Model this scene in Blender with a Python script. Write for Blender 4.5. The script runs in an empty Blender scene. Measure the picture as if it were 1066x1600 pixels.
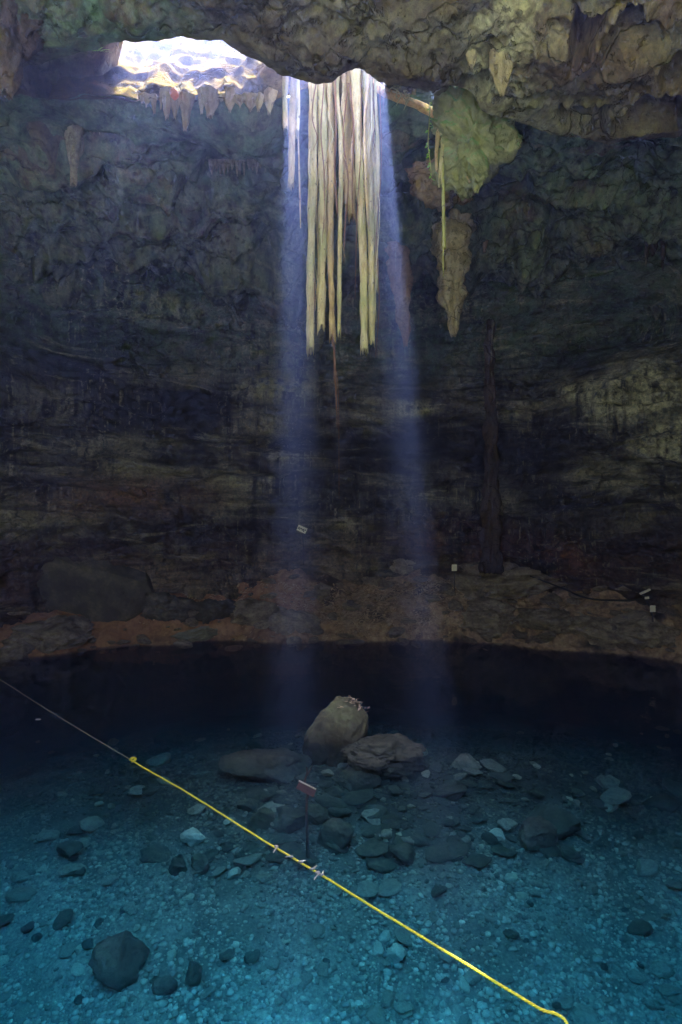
import bpy, math, random
import numpy as np
from mathutils import Vector, Matrix

SC = bpy.context.scene
COL = SC.collection
rnd = random.Random(7)

# ------------------------------------------------------------------ camera
CAMZ = 5.0
F = 889.0                       # focal length in photograph pixels (20 mm on 36 mm)
cam_d = bpy.data.cameras.new("camera")
cam = bpy.data.objects.new("camera", cam_d)
COL.objects.link(cam)
cam.location = (0, 0, CAMZ)
cam.rotation_euler = (math.radians(90), 0, 0)
cam_d.sensor_fit = 'VERTICAL'
cam_d.sensor_height = 36.0
cam_d.lens = 36.0 * F / 1600.0
cam_d.clip_start = 0.05
cam_d.clip_end = 2000
SC.camera = cam

# ------------------------------------------------------------------ sky, sun, exposure
SUN_EL = math.radians(67.0)
SUN_AZ = math.atan(-0.075)      # from +Y towards -X
sund = Vector((math.sin(SUN_AZ) * math.cos(SUN_EL), math.cos(SUN_AZ) * math.cos(SUN_EL), math.sin(SUN_EL)))
world = bpy.data.worlds.new("World")
SC.world = world
world.use_nodes = True
wn = world.node_tree.nodes
wl = world.node_tree.links
wn.clear()
sky = wn.new("ShaderNodeTexSky")
sky.sky_type = 'NISHITA'
sky.sun_disc = False
sky.sun_elevation = SUN_EL
sky.sun_rotation = SUN_AZ
sky.air_density = 0.7
sky.dust_density = 10.0
sky.ozone_density = 0.0
bg = wn.new("ShaderNodeBackground")
bg.inputs[1].default_value = 0.11
wo = wn.new("ShaderNodeOutputWorld")
wl.new(sky.outputs[0], bg.inputs[0])
wl.new(bg.outputs[0], wo.inputs[0])

sl = bpy.data.lights.new("sun", 'SUN')
sl.energy = 5.0
sl.angle = math.radians(2.0)
sl.color = (1.0, 0.95, 0.86)
sun = bpy.data.objects.new("sun", sl)
COL.objects.link(sun)
sun.rotation_euler = sund.to_track_quat('Z', 'Y').to_euler()
sun.location = (0, 0, 60)

SC.view_settings.view_transform = 'Standard'
SC.view_settings.look = 'None'
SC.view_settings.gamma = 1.0
SC.view_settings.use_curve_mapping = False
SC.view_settings.exposure = 5.2

cy = SC.cycles
cy.max_bounces = 8
cy.diffuse_bounces = 4
cy.glossy_bounces = 2
cy.transmission_bounces = 4
cy.transparent_max_bounces = 16
cy.volume_bounces = 0
cy.caustics_reflective = False
cy.caustics_refractive = False
cy.sample_clamp_indirect = 1.5
cy.use_guiding = True
cy.use_surface_guiding = True
cy.use_volume_guiding = False
cy.use_denoising = True

HAZE_D = 0.0105

def P(px, py, Y):
    """world point at distance Y in front of the camera"""
    return Vector(((px - 533.0) / F * Y, Y, CAMZ - (py - 800.0) / F * Y))

def W(px, py, z=0.0):
    """world point on the level z"""
    Y = (CAMZ - z) * F / (py - 800.0)
    return Vector(((px - 533.0) / F * Y, Y, z))

# ------------------------------------------------------------------ noise
def _hash(ix, iy, iz, seed):
    h = (ix.astype(np.int64) * 374761393 + iy.astype(np.int64) * 668265263 +
         iz.astype(np.int64) * 2147483647 + seed * 1274126177) & 0xFFFFFFFF
    h = ((h ^ (h >> 13)) * 1274126177) & 0xFFFFFFFF
    h = ((h ^ (h >> 16)) * 2246822519) & 0xFFFFFFFF
    return (h ^ (h >> 15)) & 0xFFFFFFFF

def noise(x, y, z, seed=0):
    x, y, z = np.broadcast_arrays(np.asarray(x, float), np.asarray(y, float), np.asarray(z, float))
    xi, yi, zi = np.floor(x), np.floor(y), np.floor(z)
    fx, fy, fz = x - xi, y - yi, z - zi
    u, v, w = (t * t * t * (t * (t * 6 - 15) + 10) for t in (fx, fy, fz))
    r = 0
    for dx in (0, 1):
        for dy in (0, 1):
            for dz in (0, 1):
                h = _hash(xi + dx, yi + dy, zi + dz, seed)
                gx = (h & 1023) / 511.5 - 1
                gy = ((h >> 10) & 1023) / 511.5 - 1
                gz = ((h >> 20) & 1023) / 511.5 - 1
                g = gx * (fx - dx) + gy * (fy - dy) + gz * (fz - dz)
                r = r + g * (u if dx else 1 - u) * (v if dy else 1 - v) * (w if dz else 1 - w)
    return r * 1.3

def fbm(x, y, z, octv=5, seed=0, gain=0.5, lac=2.03):
    r, a = 0, 1.0
    for i in range(octv):
        r = r + a * noise(x, y, z, seed + i * 17)
        x, y, z, a = x * lac, y * lac, z * lac, a * gain
    return r

def ridged(x, y, z, octv=4, seed=0):
    r, a = 0, 1.0
    for i in range(octv):
        r = r + a * (1 - 2 * np.abs(noise(x, y, z, seed + i * 13)))
        x, y, z, a = x * 2.07, y * 2.07, z * 2.07, a * 0.5
    return r

def worley(x, y, z, seed=0):
    """F1, F2 cell distances and a cell value"""
    x, y, z = np.broadcast_arrays(np.asarray(x, float), np.asarray(y, float), np.asarray(z, float))
    xi, yi, zi = np.floor(x), np.floor(y), np.floor(z)
    f1 = np.full(x.shape, 9.0); f2 = np.full(x.shape, 9.0); cv = np.zeros(x.shape)
    for dx in (-1, 0, 1):
        for dy in (-1, 0, 1):
            for dz in (-1, 0, 1):
                h = _hash(xi + dx, yi + dy, zi + dz, seed)
                px = xi + dx + (h & 1023) / 1023.0
                py = yi + dy + ((h >> 10) & 1023) / 1023.0
                pz = zi + dz + ((h >> 20) & 1023) / 1023.0
                d = np.sqrt((px - x) ** 2 + (py - y) ** 2 + (pz - z) ** 2)
                near = d < f1
                f2 = np.where(near, f1, np.minimum(f2, d))
                cv = np.where(near, (h & 4095) / 4095.0, cv)
                f1 = np.where(near, d, f1)
    return f1, f2, cv

def sstep(a, b, x):
    t = np.clip((x - a) / (b - a), 0, 1)
    return t * t * (3 - 2 * t)

def blob(V, c, r, rz=None):
    """soft 0..1 mask round a world point"""
    rz = rz or r
    d = np.sqrt(((V[..., 0] - c[0]) / r) ** 2 + ((V[..., 1] - c[1]) / max(r, 2.5)) ** 2 + ((V[..., 2] - c[2]) / rz) ** 2)
    return 1 - sstep(0.2, 1.15, d)

# ------------------------------------------------------------------ object helpers
def obj(name, me, mat=None, parent=None):
    o = bpy.data.objects.new(name, me)
    COL.objects.link(o)
    if mat is not None and me is not None and len(me.materials) == 0:
        me.materials.append(mat)
    if parent is not None:
        o.parent = parent
    return o

def tag(o, label=None, cat=None, group=None, kind=None):
    if label: o["label"] = label
    if cat: o["category"] = cat
    if group: o["group"] = group
    if kind: o["kind"] = kind
    return o

def empty(name, loc, label, cat, group=None):
    o = bpy.data.objects.new(name, None)
    COL.objects.link(o)
    o.location = loc
    o.empty_display_size = 0.2
    return tag(o, label, cat, group)

def mesh(name, V, Fc, smooth=True, attrs=None):
    me = bpy.data.meshes.new(name)
    V = np.asarray(V, float).reshape(-1, 3)
    if isinstance(Fc, np.ndarray):
        n, k = Fc.shape
        me.vertices.add(len(V)); me.vertices.foreach_set("co", V.ravel())
        me.loops.add(n * k); me.loops.foreach_set("vertex_index", Fc.ravel().astype(np.int32))
        me.polygons.add(n)
        me.polygons.foreach_set("loop_start", np.arange(0, n * k, k, dtype=np.int32))
        me.polygons.foreach_set("loop_total", np.full(n, k, dtype=np.int32))
        me.update(calc_edges=True)
    else:
        me.from_pydata([tuple(v) for v in V], [], Fc)
    me.validate()
    if smooth:
        me.polygons.foreach_set("use_smooth", np.ones(len(me.polygons), dtype=bool))
    for k, a in (attrs or {}).items():
        at = me.attributes.new(k, 'FLOAT', 'POINT')
        at.data.foreach_set("value", np.asarray(a, float).ravel().astype(np.float32))
    me.update()
    return me

def grid_faces(m, n, wrap=False, keep=None, flip=False):
    i = np.arange(m - 1)[:, None]
    j = np.arange(n if wrap else n - 1)[None, :]
    j2 = (j + 1) % n
    a = i * n + j; b = i * n + j2; c = (i + 1) * n + j2; d = (i + 1) * n + j
    f = np.stack(np.broadcast_arrays(a, b, c, d), -1)
    if keep is not None:
        f = f[keep]
    f = f.reshape(-1, 4)
    return f[:, ::-1] if flip else f

def normals(V):
    du = np.gradient(V, axis=0); dv = np.gradient(V, axis=1)
    n = np.cross(dv, du)
    return n / np.maximum(np.linalg.norm(n, axis=-1, keepdims=True), 1e-9)

# ------------------------------------------------------------------ materials
class NT:
    def __init__(s, name):
        s.m = bpy.data.materials.new(name); s.m.use_nodes = True
        s.t = s.m.node_tree; s.t.nodes.clear()
        s.out = s.t.nodes.new("ShaderNodeOutputMaterial")
    def n(s, typ, **kw):
        nd = s.t.nodes.new(typ)
        for k, v in kw.items(): setattr(nd, k, v)
        return nd
    def l(s, a, b): s.t.links.new(a, b)
    def val(s, sock, v):
        if isinstance(v, bpy.types.NodeSocket): s.l(v, sock)
        else: sock.default_value = v
    def math(s, op, a, b=0.5, clamp=False):
        nd = s.n("ShaderNodeMath", operation=op, use_clamp=clamp)
        s.val(nd.inputs[0], a); s.val(nd.inputs[1], b); return nd.outputs[0]
    def mix(s, f, a, b, typ='MIX'):
        nd = s.n("ShaderNodeMix", data_type='RGBA', blend_type=typ)
        s.val(nd.inputs[0], f)
        for k, v in ((6, a), (7, b)):
            s.val(nd.inputs[k], v if isinstance(v, bpy.types.NodeSocket) else (*v, 1))
        return nd.outputs[2]
    def pos(s, sc=(1, 1, 1), obj_space=False, loc=None):
        mp = s.n("ShaderNodeMapping")
        if obj_space: s.l(s.n("ShaderNodeTexCoord").outputs["Object"], mp.inputs[0])
        else: s.l(s.n("ShaderNodeNewGeometry").outputs["Position"], mp.inputs[0])
        mp.inputs["Scale"].default_value = sc
        if loc is not None: s.val(mp.inputs["Location"], loc)
        return mp.outputs[0]
    def noise(s, vec, scale, detail=5, rough=0.55, dist=0.0):
        nd = s.n("ShaderNodeTexNoise")
        s.l(vec, nd.inputs["Vector"]); nd.inputs["Scale"].default_value = scale
        nd.inputs["Detail"].default_value = detail; nd.inputs["Roughness"].default_value = rough
        nd.inputs["Distortion"].default_value = dist
        return nd.outputs[0]
    def ramp(s, fac, stops, interp='LINEAR'):
        nd = s.n("ShaderNodeValToRGB"); cr = nd.color_ramp; cr.interpolation = interp
        while len(cr.elements) < len(stops): cr.elements.new(0.5)
        for e, (p, c) in zip(cr.elements, stops):
            e.position = p; e.color = (*c, 1) if len(c) == 3 else c
        s.l(fac, nd.inputs[0]); return nd.outputs[0]
    def rng(s, v, a, b, c=0.0, d=1.0):
        nd = s.n("ShaderNodeMapRange"); s.l(v, nd.inputs[0])
        for k, x in zip((1, 2, 3, 4), (a, b, c, d)): nd.inputs[k].default_value = x
        return nd.outputs[0]
    def attr(s, name):
        nd = s.n("ShaderNodeAttribute"); nd.attribute_name = name; return nd.outputs["Fac"]
    def bump(s, h, strength=0.5, dist=0.05, prev=None):
        nd = s.n("ShaderNodeBump"); nd.inputs["Strength"].default_value = strength
        nd.inputs["Distance"].default_value = dist; s.l(h, nd.inputs["Height"])
        if prev is not None: s.l(prev, nd.inputs["Normal"])
        return nd.outputs[0]
    def done(s, col, rough=0.8, nrm=None, spec=0.3):
        b = s.n("ShaderNodeBsdfPrincipled")
        s.val(b.inputs["Base Color"], col if isinstance(col, bpy.types.NodeSocket) else (*col, 1))
        s.val(b.inputs["Roughness"], rough); b.inputs["Specular IOR Level"].default_value = spec
        if nrm is not None: s.l(nrm, b.inputs["Normal"])
        s.l(b.outputs[0], s.out.inputs[0]); return s.m

DARK = (0.035, 0.030, 0.026); MID = (0.19, 0.175, 0.14); GREY = (0.29, 0.29, 0.255)
PALE = (0.64, 0.63, 0.52); RUST = (0.30, 0.13, 0.055); ALGAE = (0.10, 0.19, 0.12)

def rock_material(name, strata=1.0, streak=1.0, base=MID, bumpd=0.10, lo=DARK, grey=GREY, spec=0.25):
    t = NT(name)
    p = t.pos()
    n1 = t.noise(p, 0.45, 8, 0.62, 0.4)
    n2 = t.noise(p, 2.3, 8, 0.65)
    n3 = t.noise(p, 9.0, 6, 0.7)
    st = t.noise(t.pos((0.22, 0.22, 1.5)), 1.0, 8, 0.65, 0.9)
    vs = t.noise(t.pos((2.6, 2.6, 0.16)), 1.0, 6, 0.6, 0.2)
    vs2 = t.noise(t.pos((7.0, 7.0, 0.35), loc=(3, 7, 1)), 1.0, 4, 0.6, 0.2)
    col = t.ramp(n1, [(0.30, lo), (0.46, base), (0.58, grey), (0.72, tuple(min(1, c * 1.25) for c in grey))])
    col = t.mix(t.rng(n2, 0.35, 0.7, 0, 0.75), col, t.mix(0.5, col, lo))
    nb = t.noise(t.pos((0.10, 0.10, 0.22), loc=(5, 2, 8)), 1.0, 5, 0.6, 0.6)
    col = t.mix(t.math('MULTIPLY', t.rng(nb, 0.42, 0.54), 0.85 * strata), col, lo)
    col = t.mix(t.math('MULTIPLY', t.rng(st, 0.5, 0.58), 0.7 * strata), col, lo)
    col = t.mix(t.math('MULTIPLY', t.rng(st, 0.42, 0.34), 0.5 * strata), col, PALE)
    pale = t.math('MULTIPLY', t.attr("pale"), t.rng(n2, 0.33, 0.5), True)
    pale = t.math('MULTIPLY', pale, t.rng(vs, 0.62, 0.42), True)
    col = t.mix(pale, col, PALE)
    rust = t.math('MULTIPLY', t.attr("rust"), t.rng(n1, 0.35, 0.55), True)
    col = t.mix(rust, col, t.mix(n3, RUST, (0.16, 0.07, 0.035)))
    green = t.math('MULTIPLY', t.attr("green"), t.rng(n2, 0.35, 0.6), True)
    col = t.mix(green, col, ALGAE)
    sm = t.rng(t.noise(t.pos((1, 1, 0.7), loc=(9, 1, 4)), 0.28, 4, 0.55), 0.45, 0.58)
    col = t.mix(t.math('MULTIPLY', t.math('MULTIPLY', t.rng(vs, 0.5, 0.62), sm), 0.85 * streak), col, lo)
    col = t.mix(t.math('MULTIPLY', t.math('MULTIPLY', t.rng(vs2, 0.56, 0.68), sm), 0.4 * streak), col, PALE)
    col = t.mix(t.rng(n3, 0.38, 0.68, 0.0, 0.6), col, lo)
    vc = t.n("ShaderNodeTexVoronoi", feature='DISTANCE_TO_EDGE')
    wv = t.n("ShaderNodeVectorMath", operation='MULTIPLY_ADD')
    nz = t.n("ShaderNodeTexNoise"); t.l(p, nz.inputs["Vector"]); nz.inputs["Scale"].default_value = 1.1; nz.inputs["Detail"].default_value = 4
    t.l(nz.outputs[1], wv.inputs[0]); wv.inputs[1].default_value = (0.9, 0.9, 0.5); t.l(t.pos((0.55, 0.55, 1.3)), wv.inputs[2])
    t.l(wv.outputs[0], vc.inputs["Vector"]); vc.inputs["Scale"].default_value = 1.0
    crack = t.math('MULTIPLY', t.rng(vc.outputs[0], 0.022, 0.002), t.rng(n1, 0.42, 0.55), True)
    col = t.mix(t.math('MULTIPLY', crack, 0.28), col, tuple(c * 0.5 for c in lo))
    pit = t.rng(t.noise(t.pos(loc=(2, 5, 3)), 5.5, 3, 0.6), 0.60, 0.66)
    col = t.mix(t.math('MULTIPLY', pit, 0.4), col, tuple(c * 0.6 for c in lo))
    h = t.math('ADD', t.math('MULTIPLY', n2, 1.0), t.math('MULTIPLY', n3, 0.5))
    h = t.math('SUBTRACT', h, t.math('ADD', t.math('MULTIPLY', crack, 0.8), t.math('MULTIPLY', pit, 0.6)))
    h = t.math('ADD', h, t.math('MULTIPLY', st, 1.2 * strata))
    h = t.math('ADD', h, t.math('MULTIPLY', vs2, 0.7 * streak))
    nrm = t.bump(h, 0.9, bumpd)
    return t.done(col, 0.9, nrm, spec)

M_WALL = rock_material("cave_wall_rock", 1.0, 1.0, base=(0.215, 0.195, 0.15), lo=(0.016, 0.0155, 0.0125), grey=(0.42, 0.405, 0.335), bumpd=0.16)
M_CEIL = rock_material("cave_ceiling_rock", 0.25, 0.15, base=(0.15, 0.115, 0.075), lo=(0.016, 0.014, 0.011), grey=(0.20, 0.18, 0.135))
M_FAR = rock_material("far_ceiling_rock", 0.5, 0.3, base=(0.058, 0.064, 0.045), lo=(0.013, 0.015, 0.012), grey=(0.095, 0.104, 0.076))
M_RIM = rock_material("rim_rock", 0.0, 0.0, base=(0.10, 0.074, 0.018), lo=(0.018, 0.014, 0.004), grey=(0.13, 0.10, 0.032), bumpd=0.06, spec=0.0)

# ------------------------------------------------------------------ the cave wall: a ring round (0, 8)
CX, CY = 0.0, 8.0
def make_wall():
    phi = np.concatenate([np.linspace(-180, -72, 60, endpoint=False), np.linspace(-72, 72, 900, endpoint=False),
                          np.linspace(72, 180, 60, endpoint=False)])
    phi = np.radians(phi)
    z = np.linspace(-2.5, 19.5, 420)
    PH, Z = np.meshgrid(phi, z)
    X = np.sin(PH) * 17; Y = np.cos(PH) * 17
    r = 17.3 + 0 * Z
    r = r + 0.9 * fbm(X * 0.11, Y * 0.11, Z * 0.13, 4, 3)
    lean = sstep(11.0, 17.0, Z)
    r = r - 1.6 * lean ** 1.5                                   # the wall leans in under the roof
    r = r + 0.8 * np.exp(-((Z - 12.4 - 2.0 * fbm(X * .16, Y * .16, 0, 3, 5)) / 1.6) ** 2)     # undercut under the roof ledge
    # beds: each bed stands out by its own amount, with worn edges
    zz = Z + 0.9 * fbm(X * 0.13, Y * 0.13, Z * 0.15, 3, 11) + 0.30 * fbm(X * 0.6, Y * 0.6, Z * 0.5, 3, 12) + 0.015 * X
    for th, amp, sd in ((1.35, 0.50, 21), (0.52, 0.26, 31), (0.21, 0.09, 41)):
        q = zz / th
        i0 = np.floor(q); fq = q - i0
        a0 = noise(i0 * 7.31 + 0.5, X * 0.10, Y * 0.10, sd)
        a1 = noise((i0 + 1) * 7.31 + 0.5, X * 0.10, Y * 0.10, sd)
        r = r + amp * (a0 + (a1 - a0) * sstep(0.80, 1.0, fq)) * 1.6
        r = r + amp * 0.35 * np.exp(-((fq - 0.9) / 0.07) ** 2) * sstep(-0.25, 0.25, noise(X * .3, Y * .3, i0, sd + 3))
    # flowstone flutes hanging on the beds
    fl = ridged(X * 0.9, Y * 0.9, Z * 0.07, 3, 51)
    fm = sstep(0.0, 0.5, fbm(X * 0.16, Y * 0.16, Z * 0.22, 3, 61))
    r = r - 0.20 * fl * fm
    r = r - 0.22 * fbm(X * 0.7, Y * 0.7, Z * 1.0, 4, 71)
    r = r - 0.06 * ridged(X * 2.6, Y * 2.6, Z * 2.6, 3, 81)
    V = np.stack([CX + np.sin(PH) * r, CY + np.cos(PH) * r, Z], -1)
    for (px, py, Yd, rx, rz, dep) in ((905, 455, 21.5, 2.6, 1.6, 2.0), (1010, 470, 20.5, 2.0, 1.2, 1.2), (870, 640, 21.5, 1.3, .8, 1.5), (990, 620, 20.5, 2.2, 1.3, -.8), (800, 375, 22, .8, 1.0, 1.4),
                                      (430, 690, 25, 3.5, .28, 1.0), (250, 715, 24.5, 2.6, .25, .8), (640, 702, 25, 2.6, .25, .8), (260, 320, 22.5, 5.0, .9, 1.2), (790, 745, 22, .7, 2.6, 1.0), (850, 715, 22, 1.6, .4, .9), (330, 600, 24, .5, 1.6, .5), (150, 745, 23.5, 3, .3, .7), (100, 560, 23, 3, .22, .5)):
        c = P(px, py, Yd)
        g = np.exp(-(((V[..., 0] - c[0]) / rx) ** 2 + ((V[..., 1] - c[1]) / 4) ** 2 + ((Z - c[2] - .15 * noise(X * .8, Y * .8, 0, 9)) / rz) ** 2))
        r = r + dep * g
    V = np.stack([CX + np.sin(PH) * r, CY + np.cos(PH) * r, Z], -1)
    # flowstone curtains: fluted sheets with a ragged hem standing out of the wall
    for i, (x0, x1, yt, yb, Yd, th, jag) in enumerate(((200, 425, 300, 410, 22.5, .8, .35), (630, 775, 320, 425, 21.5, .8, .35), (300, 360, 420, 530, 23.5, .4, .5), (880, 1060, 520, 715, 20.8, .7, .3),
            (840, 1066, 740, 900, 21.3, .6, .5), (430, 570, 720, 800, 24.5, .5, .5), (-60, 90, 540, 700, 22, .5, .5), (100, 330, 560, 690, 24, .4, .5), (560, 720, 600, 690, 24.5, .4, .5), (180, 420, 770, 850, 24.5, .5, .5), (640, 760, 720, 850, 24, .5, .4))):
        k = Yd / F
        xa, xb = (x0 - 533) * k, (x1 - 533) * k; zt, zb = CAMZ + (800 - yt) * k, CAMZ + (800 - yb) * k
        vx = V[..., 0] + .35 * fbm(V[..., 0] * .8, Z * .8, i, 3, 91)
        u = (vx - xa) / (xb - xa)
        hem = zb + (zt - zb) * jag * (.5 + .6 * fbm(V[..., 0] * 1.1, i * 3.3, 0, 4, 600 + i))
        m = sstep(0, .18, u) * (1 - sstep(.82, 1, u)) * sstep(hem - .03, hem + .10, Z) * (1 - sstep(zt - .6 * (zt - zb), zt + .3, Z)) * (V[..., 1] > 8)
        r = r - th * m * (.65 + .35 * ridged(V[..., 0] * 1.5 + .1 * Z, i, Z * .06, 3, 620 + i))
    V = np.stack([CX + np.sin(PH) * r, CY + np.cos(PH) * r, Z], -1)
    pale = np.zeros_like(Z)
    for (px, py, Yd, rad, rz) in ((985, 610, 21, 2.2, 1.6), (1045, 690, 20.5, 1.4, 1.0), (930, 600, 21.5, 1.6, .8),  # right-hand spots put the soft light on that wall into pale flowstone colour
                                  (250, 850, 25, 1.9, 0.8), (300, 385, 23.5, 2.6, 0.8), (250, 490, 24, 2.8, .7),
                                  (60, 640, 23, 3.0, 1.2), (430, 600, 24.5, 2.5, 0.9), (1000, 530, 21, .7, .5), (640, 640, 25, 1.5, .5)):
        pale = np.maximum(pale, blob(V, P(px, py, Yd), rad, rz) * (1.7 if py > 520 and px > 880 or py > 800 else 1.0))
    rust = np.zeros_like(Z)
    for (px, py, Yd, rad, rz) in ((800, 360, 22, 1.2, 1.2), (690, 390, 22, 1.6, 1.0), (830, 590, 22, 1.2, .4), (700, 850, 24, 4, 1.5),
                                  (860, 880, 22, 3, 1.5), (200, 780, 24, 5, 1.2), (930, 545, 21, .8, .3)):
        rust = np.maximum(rust, blob(V, P(px, py, Yd), rad, rz) * 0.8)
    rust = np.maximum(rust, 0.35 * (1 - sstep(2.0, 5.5, Z)))
    green = sstep(9.5, 13.0, Z) * 0.7
    green = np.maximum(green, 0.6 * blob(V, P(1040, 400, 21), 3, 2.5))
    keep = None
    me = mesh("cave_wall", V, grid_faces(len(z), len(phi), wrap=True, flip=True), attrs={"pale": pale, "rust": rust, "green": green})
    return tag(obj("cave_wall", me, M_WALL), kind="structure")
wall = make_wall()

# ------------------------------------------------------------------ the roof
ZL = 13.0
LIP = [(-600, 150), (-200, 120), (0, 108), (70, 76), (150, 64), (210, 58), (280, 52), (350, 62), (400, 88), (440, 112), (500, 126), (590, 127),
       (640, 130), (690, 150), (760, 174), (850, 205), (950, 222), (1066, 205), (1300, 200), (1700, 220)]
lipX, lipY = [], []
for px, py in LIP:
    Yd = (ZL - CAMZ) * F / (800 - py)
    lipX.append((px - 533) / F * Yd); lipY.append(Yd)
def lip(X): return np.interp(X, lipX, lipY)

def holeX(X):
    """0 outside the opening's width, 1 inside"""
    return sstep(-1.3, -1.0, X) * (1 - sstep(0.82, 1.08, X))

def far_start(x):
    ctr = sstep(-2.2, -0.8, x)
    return 12.6 + 0.7 * ctr + 0.3 * fbm(x * 0.8, 3, 0, 3, 7), 14.2 + 0.65 * ctr

def far_z(x, y):
    Ys, Zs = far_start(x)
    s = y - Ys
    z = Zs + 1.3 * sstep(0, 7, s) - 0.25 * sstep(0, 0.8, s)
    q = y * 0.55 + 0.8 * fbm(x * 0.2, y * 0.2, 0, 3, 17)
    stepd = (q - np.floor(q))
    f1, f2, cv = worley(x * .5 + .5 * noise(x, y, 0, 3), y * .6, 0, 77)
    d = 0.8 * stepd * sstep(-.4, .4, noise(x * .2, np.floor(q), 0, 5)) + 1.0 * fbm(x * 0.22, y * 0.3, 0, 3, 201) + 0.45 * fbm(x * 0.9, y * 1.2, 0, 5, 211) - .8 * sstep(.7, .8, cv) * sstep(.05, .3, f2 - f1)
    d = d + 0.06 * ridged(x * 2.5, y * 2.5, 0, 3, 221)
    z = z - d * sstep(0, 2.2, s)
    z = z - sstep(15.5, 21.5, y) * (1.1 + 1.5 * fbm(x * .35, y * .25, 0, 4, 251) + .5 * sstep(0, .4, noise(x * .8, y * .3, 0, 252)))
    return z - 0.15 * fbm(x * 1.5, y * 1.5, 0, 3, 231) * (1 - sstep(0, .5, s))

def make_near_ceiling():
    xs = np.concatenate([np.linspace(-19, -8.5, 40, endpoint=False), np.linspace(-8.5, 8.5, 520, endpoint=False), np.linspace(8.5, 19, 41)])
    # v 0..1: behind the camera up to the lip, 1..2: the back face beyond the lip
    v = np.concatenate([np.linspace(0, 0.74, 70, endpoint=False), np.linspace(0.74, 1.0, 240, endpoint=False), np.linspace(1.0, 2.0, 90)])
    Xg, Vg = np.meshgrid(xs, v)
    L = lip(Xg) + 0.10 * fbm(Xg * 0.9, 0, 0, 4, 5)
    Y0 = -14.0
    Yn = Y0 + (L - Y0) * np.clip(Vg, 0, 1)
    zn = ZL + 0 * Yn
    zn = zn - 1.2 * sstep(9.0, -14.0, Yn) * 0 + 0.6 * sstep(9.5, 4.0, Yn) - 0.045 * np.abs(Xg) ** 1.4 * sstep(10.5, 6, np.abs(Yn - 3)) * 0.3
    # back face: centre opens to the sky at once, left runs back as an overhang, right closes on the far roof
    t = np.clip(Vg - 1, 0, 1)
    c = holeX(Xg)
    left = (1 - c) * (Xg < 0)
    right = (1 - c) * (Xg >= 0)
    flank = sstep(-5.0, -6.0, Xg)              # far left: closes as well
    # centre
    Yc = L + 0.18 * t; zc = ZL + 0.45 * t
    # left slot roof
    Yl = L + t * (13.6 - L); zl = ZL + 0.25 + t * 3.4
    # closing
    Ye = np.maximum(far_start(Xg)[0] + 1.6, L + 2.2)
    zend = far_z(Xg, Ye) - 0.03
    Yr = L + t * (Ye - L); zr = ZL + (zend - ZL) * t + 1.5 * np.sin(np.pi * t)
    Yl = Yl * (1 - flank) + Yr * flank; zl = zl * (1 - flank) + zr * flank
    Yb = c * Yc + left * Yl + right * Yr; zb = c * zc + left * zl + right * zr
    Y = np.where(Vg <= 1, Yn, Yb); Z = np.where(Vg <= 1, zn, zb)
    V = np.stack([Xg, Y, Z], -1)
    # shapes: bulges, scallops, cavities
    x, y, z = V[..., 0], V[..., 1], V[..., 2]
    f1, f2, cv = worley(x * 0.75 + 0.35 * noise(x, y, z, 7), y * 0.75 + .35 * noise(x + 9, y, z, 8), z * 0.75, 91)
    scal = (f2 - f1)
    d = 0.55 * fbm(x * 0.28, y * 0.28, z * 0.28, 3, 101) + 0.13 * np.minimum(scal, 0.5) + 0.22 * fbm(x * 1.1, y * 1.1, z * 1.1, 5, 111)
    d = d - 1.3 * sstep(0.70, 0.78, cv) * sstep(0.05, 0.28, scal)
    d = d + 0.10 * ridged(x * 1.7, y * 1.7, z * 1.7, 4, 161)
    d = d + 0.08 * ridged(x * 3.4, y * 3.4, z * 3.4, 4, 121)
    fall = 1 - 0.75 * sstep(0.97, 1.0, Vg) - .25 * sstep(1.7, 2.0, Vg)
    V[..., 2] -= d * fall
    keepf = np.ones((len(v) - 1, len(xs) - 1), bool)
    xm = V[:-1, :-1, 0]; ym = V[:-1, :-1, 1]
    rr = np.sqrt(((xm + 2.5) / 9.3) ** 2 + ((ym + 3.3) / 6.1) ** 2) + 0.25 * fbm(xm * 0.6, ym * 0.6, 0, 3, 131)
    keepf &= rr > 1.0                               # unseen opening added above the landing behind the camera, for fill light
    keepf &= ~((xm > 2.0) & (xm < 2.75 + .1 * noise(ym * 3, xm, 0, 3)) & (ym > 12.75) & (ym < 13.55 + .12 * noise(xm * 3, 0, 0, 4)))   # slot added in the roof to let sun onto the mossy bulge
    green = 0.9 * blob(V, P(180, 40, 9.5), 2.0, 1.5) + 0.10 * sstep(-0.1, .5, fbm(x * .4, y * .4, z * .4, 3, 9))
    rust = 0.25 * sstep(0.1, 0.6, fbm(x * 0.35 + 4, y * 0.35, z * 0.35, 3, 141))
    pale = 0.35 * sstep(0.0, 0.6, fbm(x * 0.5, y * 0.5 + 5, z * 0.5, 3, 151)) + 0.8 * blob(V, P(790, 40, 9.6), 0.9)
    me = mesh("cave_ceiling", V, grid_faces(len(v), len(xs), keep=keepf), attrs={"pale": np.clip(pale, 0, 1), "rust": rust, "green": np.clip(green, 0, 1)})
    return tag(obj("cave_ceiling", me, M_CEIL), kind="structure")
make_near_ceiling()

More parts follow.
